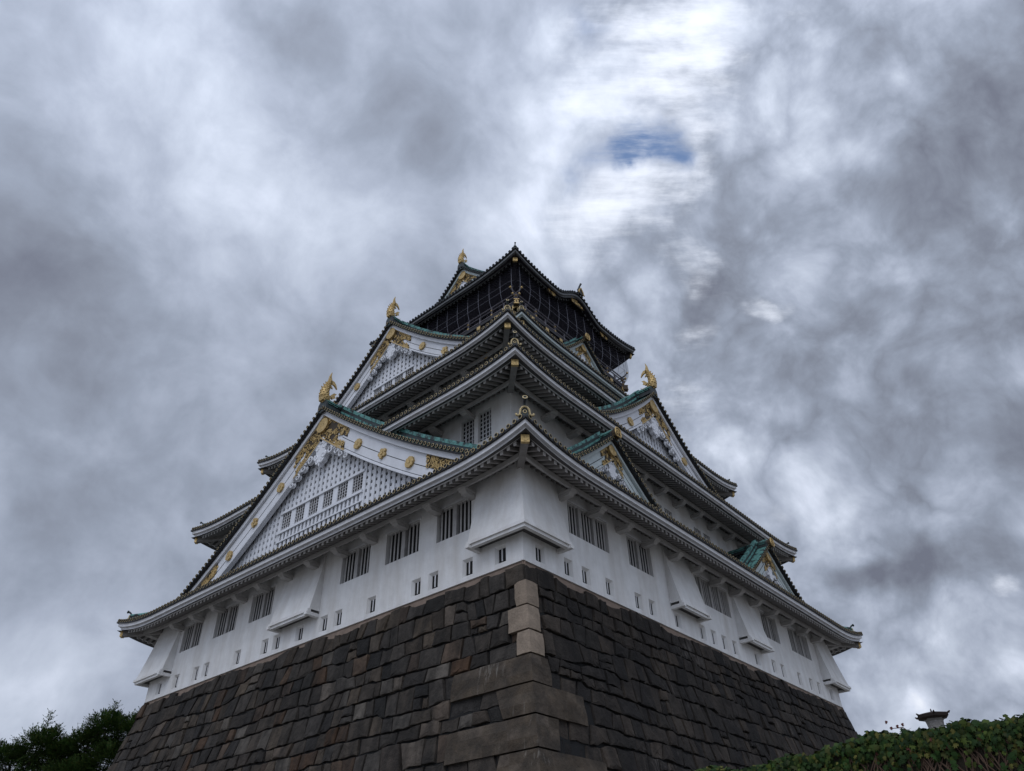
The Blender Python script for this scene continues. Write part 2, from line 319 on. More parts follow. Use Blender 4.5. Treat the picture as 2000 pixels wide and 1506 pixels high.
# ------------------------------------------------------------------ the keep: storeys
keep = thing('castle_keep', 'white castle keep with five tiers of dark tiled roofs and gilded gables', 'castle', (LX / 2, LY / 2, 0))

def wall_face(mb, fn, u0, u1, z0, z1, ops, depth=.24):
    us = sorted(set([u0, u1] + [o[0] for o in ops] + [o[1] for o in ops])); zs = sorted(set([z0, z1] + [o[2] for o in ops] + [o[3] for o in ops]))
    for i in range(len(us) - 1):
        for j in range(len(zs) - 1):
            uc, zc = (us[i] + us[i + 1]) / 2, (zs[j] + zs[j + 1]) / 2
            if any(o[0] < uc < o[1] and o[2] < zc < o[3] for o in ops): continue
            mb.add([fn(us[i], 0, zs[j]), fn(us[i + 1], 0, zs[j]), fn(us[i + 1], 0, zs[j + 1]), fn(us[i], 0, zs[j + 1])], [(0, 1, 2, 3)])
    for (a, b, c, d, sp) in ops:     # sp: how far the reveal splays inwards
        dp = .15 if sp else depth
        out = [(a, c), (b, c), (b, d), (a, d)]; inn = [(a + sp, c + sp * .4), (b - sp, c + sp * .4), (b - sp, d - sp), (a + sp, d - sp)]
        for i in range(4):
            k = (i + 1) % 4
            mb.add([fn(out[i][0], 0, out[i][1]), fn(out[k][0], 0, out[k][1]), fn(inn[k][0], -dp, inn[k][1]), fn(inn[i][0], -dp, inn[i][1])], [(0, 1, 2, 3)])

def barred_window(fn, u0, u1, z0, z1, panels, nb=3):
    b = MB(); bk = MB(); d = .16
    bk.fbox(fn, u0 + .01, u1 - .01, -.40, -.26, z0, z1)
    post = .24; pw = (u1 - u0 - post * (panels - 1)) / panels
    for p in range(panels):
        a = u0 + p * (pw + post)
        for i in range(nb):
            c = a + pw * (i + 1) / (nb + 1); b.fbox(fn, c - .046, c + .046, -.105, -.085, z0, z1)
        if p < panels - 1: b.fbox(fn, a + pw, a + pw + post, -.24, -.05, z0, z1)
    o = bk.build('barred_window', ['dark'], keep); b.build('window_bars', ['bar'], o)
    f = MB(); f.fbox(fn, u0 - .10, u1 + .10, -.02, .045, z1, z1 + .13); f.build('lintel', ['trim'], o)
def loophole(fn, u, z):
    bk = MB(); bk.fbox(fn, u - .19, u + .19, -.26, -.145, z - .28, z + .30)
    o = bk.build('loophole', ['dark'], keep)
    b = MB(); b.fbox(fn, u - .03, u + .03, -.135, -.115, z - .27, z + .27); b.build('loophole_bar', ['trim'], o)

fL, fR, fB, fF = side('L'), side('R'), side('B'), side('F')
loopL = [1.21, 3.05, 5.1, 6.19, 9.18, 11.6, 12.7, 14.61, 16.54, 17.58, 20.09, 23.17, 24.2, 26.33, 28.2]
loopR = [1.1, 3.01, 4.27, 6.06, 8.42, 9.64, 11.98, 14.47, 15.7, 16.86, 18.08, 20.72, 22.96, 24.22, 26.61, 28.38, 29.64, 31.6]
winL = [(2.85, 5.0, 2), (6.15, 8.43, 2), (9.6, 11.75, 2), (17.47, 19.58, 2), (20.9, 23.1, 2), (24.55, 26.7, 2)]
winR = [(3.25, 6.36, 3), (8.03, 10.18, 2), (14.45, 18.36, 4), (22.58, 24.78, 2), (26.46, 29.55, 3)]
WZ0, WZ1 = 2.30, 3.87
ops = lambda wins, loops: [(a, b, WZ0, WZ1, .0) for a, b, p in wins] + [(u - .30, u + .30, .22, .98, .10) for u in loops]
wl = MB()
wall_face(wl, fL, 0, LY, 0, 4.75, ops(winL, loopL)); wall_face(wl, fR, 0, LX, 0, 4.75, ops(winR, loopR))
wall_face(wl, fB, 0, LY, 0, 4.75, []); wall_face(wl, fF, 0, LX, 0, 4.75, [])
wl.add([(0, 0, 0), (LX, 0, 0), (LX, LY, 0), (0, LY, 0)], [(0, 1, 2, 3)])
wl.build('plaster_wall', ['plaster'], keep)
for a, b, p in winL: barred_window(fL, a, b, WZ0, WZ1, p)
for a, b, p in winR: barred_window(fR, a, b, WZ0, WZ1, p)
for u in loopL: loophole(fL, u, .61)
for u in loopR: loophole(fR, u, .61)

def storey(x0, x1, y0, y1, z0, z1, m, name='plaster_wall'):
    b = MB(); b.hexa([(x0, y0, z0), (x1, y0, z0), (x1, y1, z0), (x0, y1, z0), (x0, y0, z1), (x1, y0, z1), (x1, y1, z1), (x0, y1, z1)])
    return b.build(name, [m], keep)
W2, W3 = 2.52, 4.95
def storey_open(ins, z0, z1, oL, oR):
    b = MB(); fs = [side(k, ins, LX - ins, ins, LY - ins) for k in 'LRBF']
    wall_face(b, fs[0], ins, LY - ins, z0, z1, oL); wall_face(b, fs[1], ins, LX - ins, z0, z1, oR)
    wall_face(b, fs[2], ins, LY - ins, z0, z1, []); wall_face(b, fs[3], ins, LX - ins, z0, z1, [])
    b.build('plaster_wall', ['plaster'], keep)
    return fs
w2L = [(3.88, 4.81, 8.7, 10.53, 0.), (5.09, 6.04, 8.7, 10.53, 0.), (23.51, 25.67, 8.7, 10.53, 0.)]
w2R = [(10.0, 10.9, 8.4, 9.8, 0.), (11.2, 12.1, 8.4, 9.8, 0.), (16.1, 17.02, 8.4, 9.8, 0.), (17.34, 18.28, 8.4, 9.8, 0.), (21.06, 21.98, 8.4, 9.8, 0.), (22.34, 23.24, 8.4, 9.8, 0.)]
fs2 = storey_open(W2, 5.0, 11.45, w2L, w2R)
def grid_window(fn, u0, u1, z0, z1, parent, nu=4, nz=7, deep=.2, name='lattice_window', t=.028):
    bk = MB(); bk.fbox(fn, u0, u1, -deep - .12, -deep, z0, z1)
    o = bk.build(name, ['dark'], parent); b = MB()
    for i in range(1, nu): c = u0 + (u1 - u0) * i / nu; b.fbox(fn, c - t, c + t, -deep + .03, -deep + .08, z0, z1)
    for i in range(1, nz): c = z0 + (z1 - z0) * i / nz; b.fbox(fn, u0, u1, -deep + .01, -deep + .05, c - t * .8, c + t * .8)
    b.build('window_lattice', ['trim'], o)
for q in w2L: grid_window(fs2[0], q[0], q[1], q[2], q[3], keep)
for q in w2R: grid_window(fs2[1], q[0], q[1], q[2], q[3], keep)
storey_open(W3, 11.5, 17.1, [], [])
storey(9.2, LX - 9.2, 7.3, LY - 7.3, 15.5, 22.2, 'plaster')

# stone-drop bays flaring out over the base
def bay(paths_o, closed_ends=True):
    """paths_o(o) gives the plan polyline of the bay face standing o out from the wall"""
    b = MB(); lv = [(4.35, .03), (3.4, .19), (2.6, .345), (1.9, .49), (1.3, .62)]
    rows = [[Vector((p[0], p[1], z)) for p in paths_o(o)] for z, o in lv]
    for i in range(len(rows) - 1):
        for j in range(len(rows[0]) - 1): b.add([rows[i][j], rows[i][j + 1], rows[i + 1][j + 1], rows[i + 1][j]], [(0, 1, 2, 3)])
    base = [[Vector((p[0], p[1], z)) for p in paths_o(0.002)] for z, o in lv]
    for e in (0, -1):
        for i in range(len(rows) - 1): b.add([rows[i][e], rows[i + 1][e], base[i + 1][e], base[i][e]], [(0, 1, 2, 3)])
    # the lip and the beam ends under it
    def band(o0, o1, z0, z1, mi=0):
        A = paths_o(o0); B = paths_o(o1)
        for j in range(len(A) - 1):
            b.hexa([(A[j][0], A[j][1], z0), (A[j + 1][0], A[j + 1][1], z0), (B[j + 1][0], B[j + 1][1], z0), (B[j][0], B[j][1], z0),
                    (A[j][0], A[j][1], z1), (A[j + 1][0], A[j + 1][1], z1), (B[j + 1][0], B[j + 1][1], z1), (B[j][0], B[j][1], z1)], mi)
    band(.50, .70, 1.16, 1.302)
    band(.44, .62, 1.03, 1.158)
    band(.006, .44, 1.20, 1.24, 1)
    for e in (0, -1):
        A = paths_o(.01); B = paths_o(.76); a = Vector((A[e][0], A[e][1], 1.09)); c = Vector((B[e][0], B[e][1], 1.09))
        nb = Vector((A[1 if e == 0 else -2][0], A[1 if e == 0 else -2][1], 1.09)); sh = (nb - a).normalized() * .09
        b.beam(a + sh, c + sh, .20, .17)
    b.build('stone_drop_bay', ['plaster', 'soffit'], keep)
bay(lambda o: [(-o, 13.13), (-o, 16.42)])
bay(lambda o: [(11.44, -o), (14.22, -o)])
bay(lambda o: [(18.80, -o), (21.60, -o)])
bay(lambda o: [(-o, 2.46), (-o, -o), (2.42, -o)])
bay(lambda o: [(-o, 27.07), (-o, LY + o), (2.46, LY + o)])
bay(lambda o: [(30.62, -o), (LX + o, -o), (LX + o, 2.46)])

# ------------------------------------------------------------------ roofs
def usamples(a, b, extra=()):
    us = set([a, b]); n = max(6, int((b - a) / 1.1))
    for i in range(n + 1): us.add(a + (b - a) * i / n)
    for d in (.2, .45, .75, 1.1, 1.5, 2., 2.6, 3.3, 4.2): us.add(a + d); us.add(b - d)
    for e in extra:
        if a < e < b: us.add(e)
    us = sorted(us); out = [us[0]]
    for u in us[1:]:
        if u - out[-1] > .03: out.append(u)
    out[-1] = b
    return out
def roof(x0, x1, y0, y1, ze, lift, DX, DY, a, b, ov, trim='trim', raft='rafter', soff='soffit', ring='gilt', arms=True, beams=True, gapL=None, gapR=None, bump=None, gold_end=True, rsp=.366, orn=True, hip_to=None, single=0, osc=1.):
    TE = {}; ones = []
    ext = {'L': (y0, y1), 'R': (x0, x1), 'B': (y0, y1), 'F': (x0, x1)}
    D = {'L': DX, 'B': DX, 'R': DY, 'F': DY}; gaps = {'L': gapL, 'R': gapR, 'B': None, 'F': None}
    fns = {k: side(k, x0, x1, y0, y1) for k in 'LRBF'}
    def lf(c): return lift * max(0., 1. - c / 5.2) ** 2.5
    def bmp(k, u):
        if bump and k == 'R':
            t = abs(u - bump[0]) / bump[1]
            if t < 1: return bump[2] * (1 + math.cos(math.pi * t)) / 2
        return 0.
    def ze_(k, u):
        c = min(u - ext[k][0], ext[k][1] - u); return ze + lf(c) + bmp(k, u)
    def zs(k, u, d):
        c = min(u - ext[k][0], ext[k][1] - u); s = ze + lf(c) * max(0., 1 - .05 * d) + a * d + b * d * d
        return max(s, ze + lf(c) + bmp(k, u)) if bump and k == 'R' else s
    def dmax(k, c, lim=None):
        Dk = D[k]; Da = D['R' if k in 'LB' else 'L']
        m = min(Dk, c) if c < Da - 1e-4 else Dk
        return m if lim is None else min(m, lim)
    def ingap(k, u, pad=0.): return gaps[k] and gaps[k][0] - pad < u < gaps[k][1] + pad
    surf = MB(); ribs = MB(); fas = MB(); caps = MB(); rf = MB(); sof = MB(); br = MB()
    for k in 'LRBF':
        fn = fns[k]; u0, u1 = ext[k]
        Da = D['R' if k in 'LB' else 'L']
        ex = [u0 + Da - .035, u0 + Da, u1 - Da, u1 - Da + .035]
        if gaps[k]: ex += list(gaps[k])
        if bump and k == 'R': ex += [bump[0] + bump[1] * t / 8 for t in range(-8, 9)]
        us = usamples(u0, u1, ex)
        if gaps[k]: us = sorted([u for u in us if abs(u - gaps[k][0]) > .05 and abs(u - gaps[k][1]) > .05] + list(gaps[k]))
        Mv = 7
        cols = []
        for u in us:
            c = min(u - u0, u1 - u); dm = dmax(k, c)
            cols.append([fn(u, -dm * t / Mv, zs(k, u, dm * t / Mv) + .03) for t in range(Mv + 1)])
        def soz(u, d): return ze_(k, u) - .46 + .42 * d - (lf(min(u - u0, u1 - u)) + bmp(k, u)) * min(1, d / 4.5)
        scol = []
        for u in us:
            c = min(u - u0, u1 - u); dm = min(ov + .05, max(c, .0))
            scol.append([fn(u, -(dm * t / 3), soz(u, dm * t / 3)) for t in range(4)])
        for i in range(len(us) - 1):
            if ingap(k, (us[i] + us[i + 1]) / 2): continue
            for t in range(Mv): surf.add([cols[i][t], cols[i + 1][t], cols[i + 1][t + 1], cols[i][t + 1]], [(0, 1, 2, 3)], 0, True)
            for t in range(3): sof.add([scol[i][t], scol[i + 1][t], scol[i + 1][t + 1], scol[i][t + 1]], [(0, 1, 2, 3)])
            for (oa, ob, za, zb, mi) in ((-.16, 0., -.20, 0., 0), (-.32, -.15, -.36, -.195, 0), (-.12, .10, .003, .10, 1)):
                q = []
                for zz in (za, zb):
                    for (u, o) in ((us[i], oa), (us[i + 1], oa), (us[i + 1], ob), (us[i], ob)):
                        uu = max(u0 - o, min(u1 + o, u)) if o <= 0 else (u - o if u == u0 else (u + o if u == u1 else u))
                        q.append(fn(uu, o, ze_(k, u) + zz))
                fas.hexa(q, mi)
        n = int(round((u1 - u0) / .325)); axis = fn(0, 1, 0) - fn(0, 0, 0)
        for i in range(n):
            u = u0 + (i + .5) * (u1 - u0) / n; c = min(u - u0, u1 - u)
            if ingap(k, u, .1): continue
            if single and c < single and k in 'LR' and (u - u0 < single):
                if k not in TE: t_ = MB(); t_.cap((0, 0, 0), axis, .105, .16, 14, 0, 1, .76); TE[k] = t_.build('eave_tile_end', ['blacktile', ring]); one = TE[k]
                else: one = TE[k].copy(); C.objects.link(one)
                one.location = fn(u, .13, ze_(k, u) + .145); ones.append(one)
            else: caps.cap(fn(u, .13, ze_(k, u) + .145), axis, .105, .16, 12, 0, 1, .76)
            dm = dmax(k, c); nn = 5
            if dm < .25: continue
            vs = []; fc = []
            for t in range(nn + 1):
                d = dm * t / nn - (.0 if t else .0); zc = zs(k, u, d) + .05
                for (du, dz) in ((-.085, -.03), (-.06, .05), (0, .09), (.06, .05), (.085, -.03)): vs.append(fn(u + du, -d, zc + dz))
            for t in range(nn):
                for j in range(4): fc.append((t * 5 + j, t * 5 + j + 1, (t + 1) * 5 + j + 1, (t + 1) * 5 + j))
            ribs.add(vs, fc, 0, True)
        n = int(round((u1 - u0) / rsp))
        for i in range(n):
            u = u0 + (i + .5) * (u1 - u0) / n; c = min(u - u0, u1 - u)
            if ingap(k, u, .1): continue
            d0, d1 = .41, min(ov, c - .12)
            if d1 < d0 + .15: continue
            q = []
            for zz in (-.15, 0.):
                for (uu, d) in ((u - .06, d0), (u + .06, d0), (u + .06, d1), (u - .06, d1)): q.append(fn(uu, -d, soz(u, d) + zz - .004))
            rf.hexa(q)
            q = [fn(uu, -d, soz(u, d0) + zz - .004) for zz in (-.155, .003) for (uu, d) in ((u - .072, d0 - .03), (u + .072, d0 - .03), (u + .072, d0 - .001), (u - .072, d0 - .001))]
            rf.hexa(q, 1)
        if beams:      # purlin on bracket arms under the rafters
            db = ov - .78
            p = [u0 + db] + [u for u in us if u0 + db < u < u1 - db] + [u1 - db]
            for i in range(len(p) - 1):
                if ingap(k, (p[i] + p[i + 1]) / 2): continue
                q = []
                for zz in (-.37, -.157):
                    for (u, d) in ((p[i], db - .1), (p[i + 1], db - .1), (p[i + 1], db + .1), (p[i], db + .1)):
                        q.append(fn(min(max(u, u0 + d), u1 - d), -d, soz(u, d) + zz))
                br.hexa(q)
            na = int(round((u1 - u0 - 2 * ov - 5.3) / 2.3)); s0 = u0 + ov + 2.66; s1 = u1 - ov - 2.66
            for i in range(na + 1):
                u = s0 + (s1 - s0) * i / na
                if ingap(k, u, .3): continue
                zt = soz(u, db) - .355
                for (w_, za, zb, oe) in ((.21, -.13, 0, .13), (.17, -.24, -.13, -.02)):
                    q = []
                    for (zz, cut) in ((zt + za, .10), (zt + zb, 0)):
                        for (uu, o) in ((u - w_, -ov), (u + w_, -ov), (u + w_, -db + oe - cut), (u - w_, -db + oe - cut)): q.append(fn(uu, o, zz))
                    br.hexa(q)
    rt = surf.build('tiled_roof', ['tile'], keep)
    ribs.build('tile_rows', ['tile'], rt); tag(caps.build('eave_tile_ends', ['blacktile', ring], rt), kind='stuff'); fas.build('eave_board', [trim, 'blacktile'], rt)
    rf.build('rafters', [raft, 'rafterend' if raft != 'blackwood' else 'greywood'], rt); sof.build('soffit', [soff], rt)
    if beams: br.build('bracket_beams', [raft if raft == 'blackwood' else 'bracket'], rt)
    for one in ones: put(one, rt)
    # corners: hip ridge, hip end ornament, corner beam
    for (sx, sy, cx, cy) in ((1, 1, x0, y0), (1, -1, x0, y1), (-1, 1, x1, y0), (-1, -1, x1, y1)):
        inn = Vector((sx, sy, 0)).normalized()
        zt = ze + lift
        P = lambda d, dz: Vector((cx + sx * d, cy + sy * d, ze + lf(d) * max(0, 1 - .05 * d) + a * d + b * d * d + dz))
        hd = hip_to or min(DX, DY)
        hr = MB(); nn = 8; st = .42
        pts = [st + (hd - st) * i / nn for i in range(nn + 1)]
        for (wd, z0_, z1_, mi) in ((.17, -.1, .20, 0), (.20, .20, .25, 1), (.15, .25, .33, 0), (.18, .33, .38, 1)):
            sd = Vector((-inn.y, inn.x, 0))
            for i in range(nn):
                q = [P(d, zz) + sd * s_ * wd for zz in (z0_, z1_) for (d, s_) in ((pts[i], -1), (pts[i + 1], -1), (pts[i + 1], 1), (pts[i], 1))]
                hr.hexa(q, mi)
        hr.tube([P(d, .41) for d in pts], .10, 8, 1)
        hr.build('hip_ridge', ['tile', 'copper'], rt)
        near = sx > 0 and sy > 0
        if orn: hip_ornament(P(.06, .16) if near else P(.42, .08), -inn, rt, ring, osc if near else .8 * osc)
        cb = MB(); zb = lambda d: ze + lf(d) - .52 + .28 * d - lf(d) * min(1, d / 4.5)
        cb.beam(Vector((cx + sx * .26, cy + sy * .26, ze + lift * .80 - .60)), Vector((cx + sx * ov, cy + sy * ov, ze - .74 + .42 * ov)), .30, .30)
        o = cb.build('corner_beam', [raft], rt)
        if gold_end:
            ge = MB(); e = Vector((cx + sx * .25, cy + sy * .25, ze + lift * .80 - .60)); sd = Vector((-inn.y, inn.x, 0)); up = Vector((0, 0, 1))
            def plate(r, d0, d1, mi):
                q = [e - inn * d + sd * r * s_ + up * r * t_ for d in (d0, d1) for (s_, t_) in ((-1, -1), (1, -1), (1, 1), (-1, 1))]
                ge.hexa(q, mi)
            plate(.17, -.14, .02, 0)
            ge.cap(e - inn * .032, -inn, .12, .03, 14, 1, 0, .62)
            ge.build('gilded_beam_end', ['gold', 'golddark'], rt)
    return dict(zs=zs, ze_=ze_, rt=rt)

def hip_ornament(p, out, parent, ring='gold', s=1.0):
    """ridge-end tile: a gilt arch round a dark plate with a round-ended horn tile above"""
    up = Vector((0, 0, 1)); sd = Vector((-out.y, out.x, 0)); b = MB()
    W = lambda x, z, o=0.: p + sd * x * s + up * z * s + out * o * s
    b.prism([W(x, z, -.12) for x, z in ((-.20, -.05), (.20, -.05), (.19, .28), (.11, .42), (0, .47), (-.11, .42), (-.19, .28))], out * .12 * s, 0)
    arch = [(-.36, .10), (-.34, .02), (-.27, .0), (-.21, .06), (-.19, .20), (-.17, .32), (-.10, .42), (0, .46), (.10, .42), (.17, .32), (.19, .20), (.21, .06), (.27, .0), (.34, .02), (.36, .10)]
    b.tube([W(x, z, .02) for x, z in arch], .052 * s, 7, 1)
    b.tube([W(0, .42, -.06), W(0, .56, -.02), W(0, .68, .10), W(0, .74, .26)], [.075 * s, .065 * s, .07 * s, .085 * s], 8, 0)
    ax = (out * .9 + up * .32).normalized()
    b.cap(W(0, .745, .30), ax, .115 * s, .06 * s, 14, 0, 1, .62)
    b.cap(W(0, .22, .02), out, .09 * s, .03 * s, 10, 0, 1, .6)
    b.build('hip_end_ornament', ['tile', ring], parent)

R1 = roof(-2.0, LX + 2.0, -2.0, LY + 2.0, 4.18, .62, 4.5, 4.5, .42, .02, 2.0, single=16.2)
R2 = roof(.19, LX - .19, .19, LY - .19, 10.70, .46, 4.75, 4.75, .42, .025, 2.33, gapL=(10.6, 18.95), osc=.85)
R3 = roof(2.65, LX - 2.65, 2.65, LY - 2.65, 16.05, .62, 6.5, 4.65, .42, .02, 2.3, gapR=(14.4, 18.6), osc=.8)
R4 = roof(7.15, LX - 7.15, 5.2, LY - 5.2, 20.90, .46, 3.4, 3.4, .42, .03, 2.05, trim='palegreen', osc=.75)
R5 = roof(8.48, LX - 8.48, 6.6, LY - 6.6, 28.80, .62, 3.17, 8.18, .41, .0418, 2.35, trim='greywood', raft='blackwood', soff='black', ring='tile', gold_end=True, bump=(16.5, 3.0, 1.42), beams=False, hip_to=3.1, osc=.6)  # gilt rings left dark: the backlit look put into the tile ends
# ------------------------------------------------------------------ gables
def curl(mb, W, x, z, r, rot, mi, rad, o, turns=1.15, flip=1, n=9):
    pts = []; rr = []
    for i in range(n + 1):
        t = i / n; a = rot + flip * turns * 2 * math.pi * t; q = r * (1 - .72 * t)
        pts.append(W(x + q * math.cos(a), z + q * math.sin(a), o)); rr.append(rad * (1 - .35 * t))
    mb.tube(pts, rr, 5, mi)
def flower(mb, W, x, z, r, o, mi=0, petals=8, h=.10):
    for p in range(petals):
        a = 2 * math.pi * p / petals; cx, cz = x + math.cos(a) * r * .62, z + math.sin(a) * r * .62
        poly = [W(cx + r * .36 * math.cos(2 * math.pi * j / 8), cz + r * .36 * math.sin(2 * math.pi * j / 8), o) for j in range(8)]
        mb.prism(poly, W(0, 0, h + .004 * p) - W(0, 0, 0), mi)
    mb.prism([W(x + r * .72 * math.cos(2 * math.pi * j / 14), z + r * .72 * math.sin(2 * math.pi * j / 14), o) for j in range(14)], W(0, 0, h * .6) - W(0, 0, 0), mi)
    mb.prism([W(x + r * .25 * math.cos(2 * math.pi * j / 10), z + r * .25 * math.sin(2 * math.pi * j / 10), o) for j in range(10)], W(0, 0, h * 1.35) - W(0, 0, 0), mi)

def gable(fn, uc, zap, a, b, hw, zb, depth, s=1.0, th=(1.5, 1.2), meds=(), windows=None, rail=None, gold_span=2.3, foot=None, pend=1.0, slat=.45, trim='board', ring='gilt', ridge_end='fish', roof_on=True, label=None, ridge_h=.75, kuda=True):
    W = lambda x, z, o=0.: fn(uc + x, o, z)
    pr = lambda d: zap - a * abs(d) + b * d * d
    thk = lambda d: th[0] + (th[1] - th[0]) * min(1, abs(d) / hw)
    fh = .30 * s + .02
    # lattice wall (the gable's own mesh): dark backing, rails behind, uprights in front
    NW = 14; low = lambda d: pr(d) - fh - thk(d) + .45
    lw = MB(); o0 = -.62
    ds = [hw * (2 * i / (2 * NW) * 2 - 1) for i in range(2 * NW + 1)] if False else [-hw + hw * i / NW for i in range(2 * NW + 1)]
    for i in range(2 * NW):
        d0, d1 = ds[i], ds[i + 1]; t0, t1 = max(zb, low(d0)), max(zb, low(d1))
        if t0 <= zb and t1 <= zb: continue
        lw.add([W(d0, zb, o0 - .30), W(d1, zb, o0 - .30), W(d1, t1, o0 - .30), W(d0, t0, o0 - .30)], [(0, 1, 2, 3)], 1)
    wz = (rail[0], rail[2]) if rail else None; wu = rail[3] if rail else 0
    rows = int((zap - zb) / slat)
    for r in range(rows):
        z = zb + (r + .5) * slat
        lo, hi = 0, hw
        for _ in range(24):
            mid = (lo + hi) / 2
            if low(mid) > z: lo = mid
            else: hi = mid
        if lo < .15: continue
        segs = [(-lo, lo)]
        if wz and wz[0] - .1 < z < wz[1] + .1: segs = [(-lo, -wu), (wu, lo)] if lo > wu else []
        for (p, q) in segs: lw.fbox(lambda u, o, zz: W(u, zz, o), p, q, o0 - .18, o0 - .045, z - slat * .27, z + slat * .27, 2)
    n = int(hw / slat)
    for i in range(-n, n + 1):
        d = (i + .5) * slat; t = low(abs(d))
        if t < zb + .15: continue
        segs = [(zb, t)]
        if wz and abs(d) < wu: segs = [(zb, wz[0]), (wz[1], t)]
        for (p, q) in segs:
            if q > p + .05: lw.fbox(lambda u, o, zz: W(u, zz, o), d - slat * .28, d + slat * .28, o0 - .07, o0, p, q, 2)
    gb = lw.build('gable', ['plaster', 'joint', 'board'], keep)
    if label: gb['label'] = label
    # barge boards
    bb = MB(); NB = 18
    def strip(mb, o1, o2, f0, f1, mi=0, d0=0., d1=None, NN=NB, sides=(-1, 1)):
        d1 = hw if d1 is None else d1
        for sg in sides:
            for i in range(NN):
                p, q = d0 + (d1 - d0) * i / NN, d0 + (d1 - d0) * (i + 1) / NN; k = []
                for f in (f0, f1):
                    for (d, o) in ((p, o1), (q, o1), (q, o2), (p, o2)): k.append(W(sg * d, max(pr(d) + f(d), zb - .06 + (.05 if f is f1 else 0)), o))
                mb.hexa(k, mi)
    strip(bb, -.14, 0., lambda d: -fh, lambda d: 0.)
    strip(bb, -.40, -.16, lambda d: -fh - thk(d), lambda d: -fh + .02)
    strip(bb, -.40, -.10, lambda d: -fh - thk(d) - .10 * s, lambda d: -fh - thk(d) + .004)
    strip(bb, -.165, -.148, lambda d: -fh - thk(d) * .52 - .018, lambda d: -fh - thk(d) * .52 + .018, 1, gold_span * .8)
    strip(bb, -.165, -.146, lambda d: -fh - thk(d) * .93 - .012, lambda d: -fh - thk(d) * .93 + .012, 1)
    bb.build('barge_board', [trim, 'joint'], gb)
    # verge tiles, roof slopes and ridges
    vt = MB(); vc = MB(); arc = 0; d = .16; ax = W(0, 0, 1) - W(0, 0, 0); pos = []
    while d < hw:
        pos.append(d); d += .325 / math.sqrt(1 + (a - 2 * b * d) ** 2)
    ov = .34
    strip(vt, -.12, ov - .12, lambda d: .004, lambda d: .10, 0)
    for d in pos:
        for sg in (-1, 1):
            vc.cap(W(sg * d, pr(d) + .16, ov - .06), ax, .098, .12, 12, 0, 1, .76)
            pts = []; sl = math.hypot(1, a); 
            vs = []
            for o in (ov - .1, -.95 * s):
                for (du, dz) in ((-.085, .06), (-.06, .14), (0, .19), (.06, .14), (.085, .06)): vs.append(W(sg * d + du, pr(d) + dz - sg * du * (a - 2 * b * d) * 1.0 , o))
            vt.add(vs, [(j, j + 1, 6 + j, 5 + j) for j in range(4)], 1, True)
    if roof_on:
        rs = MB(); NR = 16
        for sg in (-1, 1):
            for i in range(NR):
                p, q = hw * i / NR, hw * (i + 1) / NR
                rs.add([W(sg * p, pr(p) + .09, ov - .14), W(sg * q, pr(q) + .09, ov - .14), W(sg * q, pr(q) + .09, -depth), W(sg * p, pr(p) + .09, -depth)], [(0, 1, 2, 3)], 0, True)
                rs.add([W(sg * p, pr(p) - .16, -.1), W(sg * q, pr(q) - .16, -.1), W(sg * q, pr(q) - .16, -depth), W(sg * p, pr(p) - .16, -depth)], [(0, 1, 2, 3)], 0)
            o = -1.35 * s
            while o > -depth:
                vs = []
                for i in range(11):
                    p = .1 + (hw - .1) * i / 10
                    for (do, dz) in ((-.085, .07), (-.06, .15), (0, .20), (.06, .15), (.085, .07)): vs.append(W(sg * p, pr(p) + dz, o + do))
                rs.add(vs, [(t * 5 + j, t * 5 + j + 1, (t + 1) * 5 + j + 1, (t + 1) * 5 + j) for t in range(10) for j in range(4)], 0, True)
                o -= .325
        rs.build('gable_roof', ['tile'], gb)
    vt.build('verge_tiles', ['blacktile', 'copper'], gb); tag(vc.build('verge_tile_ends', ['blacktile', ring], gb), kind='stuff')
    rg = MB()
    if kuda:
        for (w0, w1, f0, f1, mi) in ((-1.30 * s, -.93 * s, .05, .40, 0), (-1.33 * s, -.90 * s, .40, .56, 1), (-1.27 * s, -.96 * s, .56, .78, 0), (-1.30 * s, -.93 * s, .78, 1.02, 1)):
            strip(rg, w0, w1, lambda d, f0=f0: f0 * (.55 + .45 * s), lambda d, f1=f1: f1 * (.55 + .45 * s), mi, .1, hw * .97)
    z = zap + .05; h = ridge_h
    back = depth
    for (wd, za, zb_, mi) in ((.30, 0, .42, 0), (.36, .42, .47, 1), (.26, .47, .62, 0), (.32, .62, .68, 1), (.22, .68, .86, 1)):
        rg.fbox(lambda u, o, zz: W(u, zz, o), -wd * s, wd * s, -back, .12, z + za * h, z + zb_ * h, mi)
    rg.tube([W(0, z + .92 * h, .16), W(0, z + .92 * h, -back)], .13 * s, 8, 1)
    # front of the ridge: round-ended tiles
    rg.prism([W(x * s, z + y * h, .10) for x, y in ((-.42, -.35), (.42, -.35), (.40, .45), (.20, .82), (-.20, .82), (-.40, .45))], W(0, 0, .12) - W(0, 0, 0), 0)
    rg.build('gable_ridge', ['tile', 'copper'], gb)
    # gilt fittings
    gf = MB(); R = random.Random(int(uc * 10 + zap))
    def plate_region(d0, d1, fr0, fr1, gf=gf, sides=(-1, 1)):
        strip(gf, -.155, -.135, lambda d: -fh - thk(d) * fr1, lambda d: -fh - thk(d) * fr0, 1, d0, d1, 8, sides)
        area = (d1 - d0) * th[0]; nn = int(17 * area / s / s)
        for sg in sides:
            for _ in range(nn):
                d = R.uniform(d0, d1); fr = R.uniform(fr0, fr1); z = pr(d) - fh - thk(d) * fr
                curl(gf, W, sg * d, z, R.uniform(.09, .17) * s, R.uniform(0, 6.28), 0, .030 * s, -.12, R.uniform(.8, 1.3), R.choice((-1, 1)), 7)
    plate_region(0, gold_span * .62, .0, 1.02); plate_region(gold_span * .62, gold_span, .0, .42); plate_region(gold_span * .62, gold_span * .92, .72, 1.02)
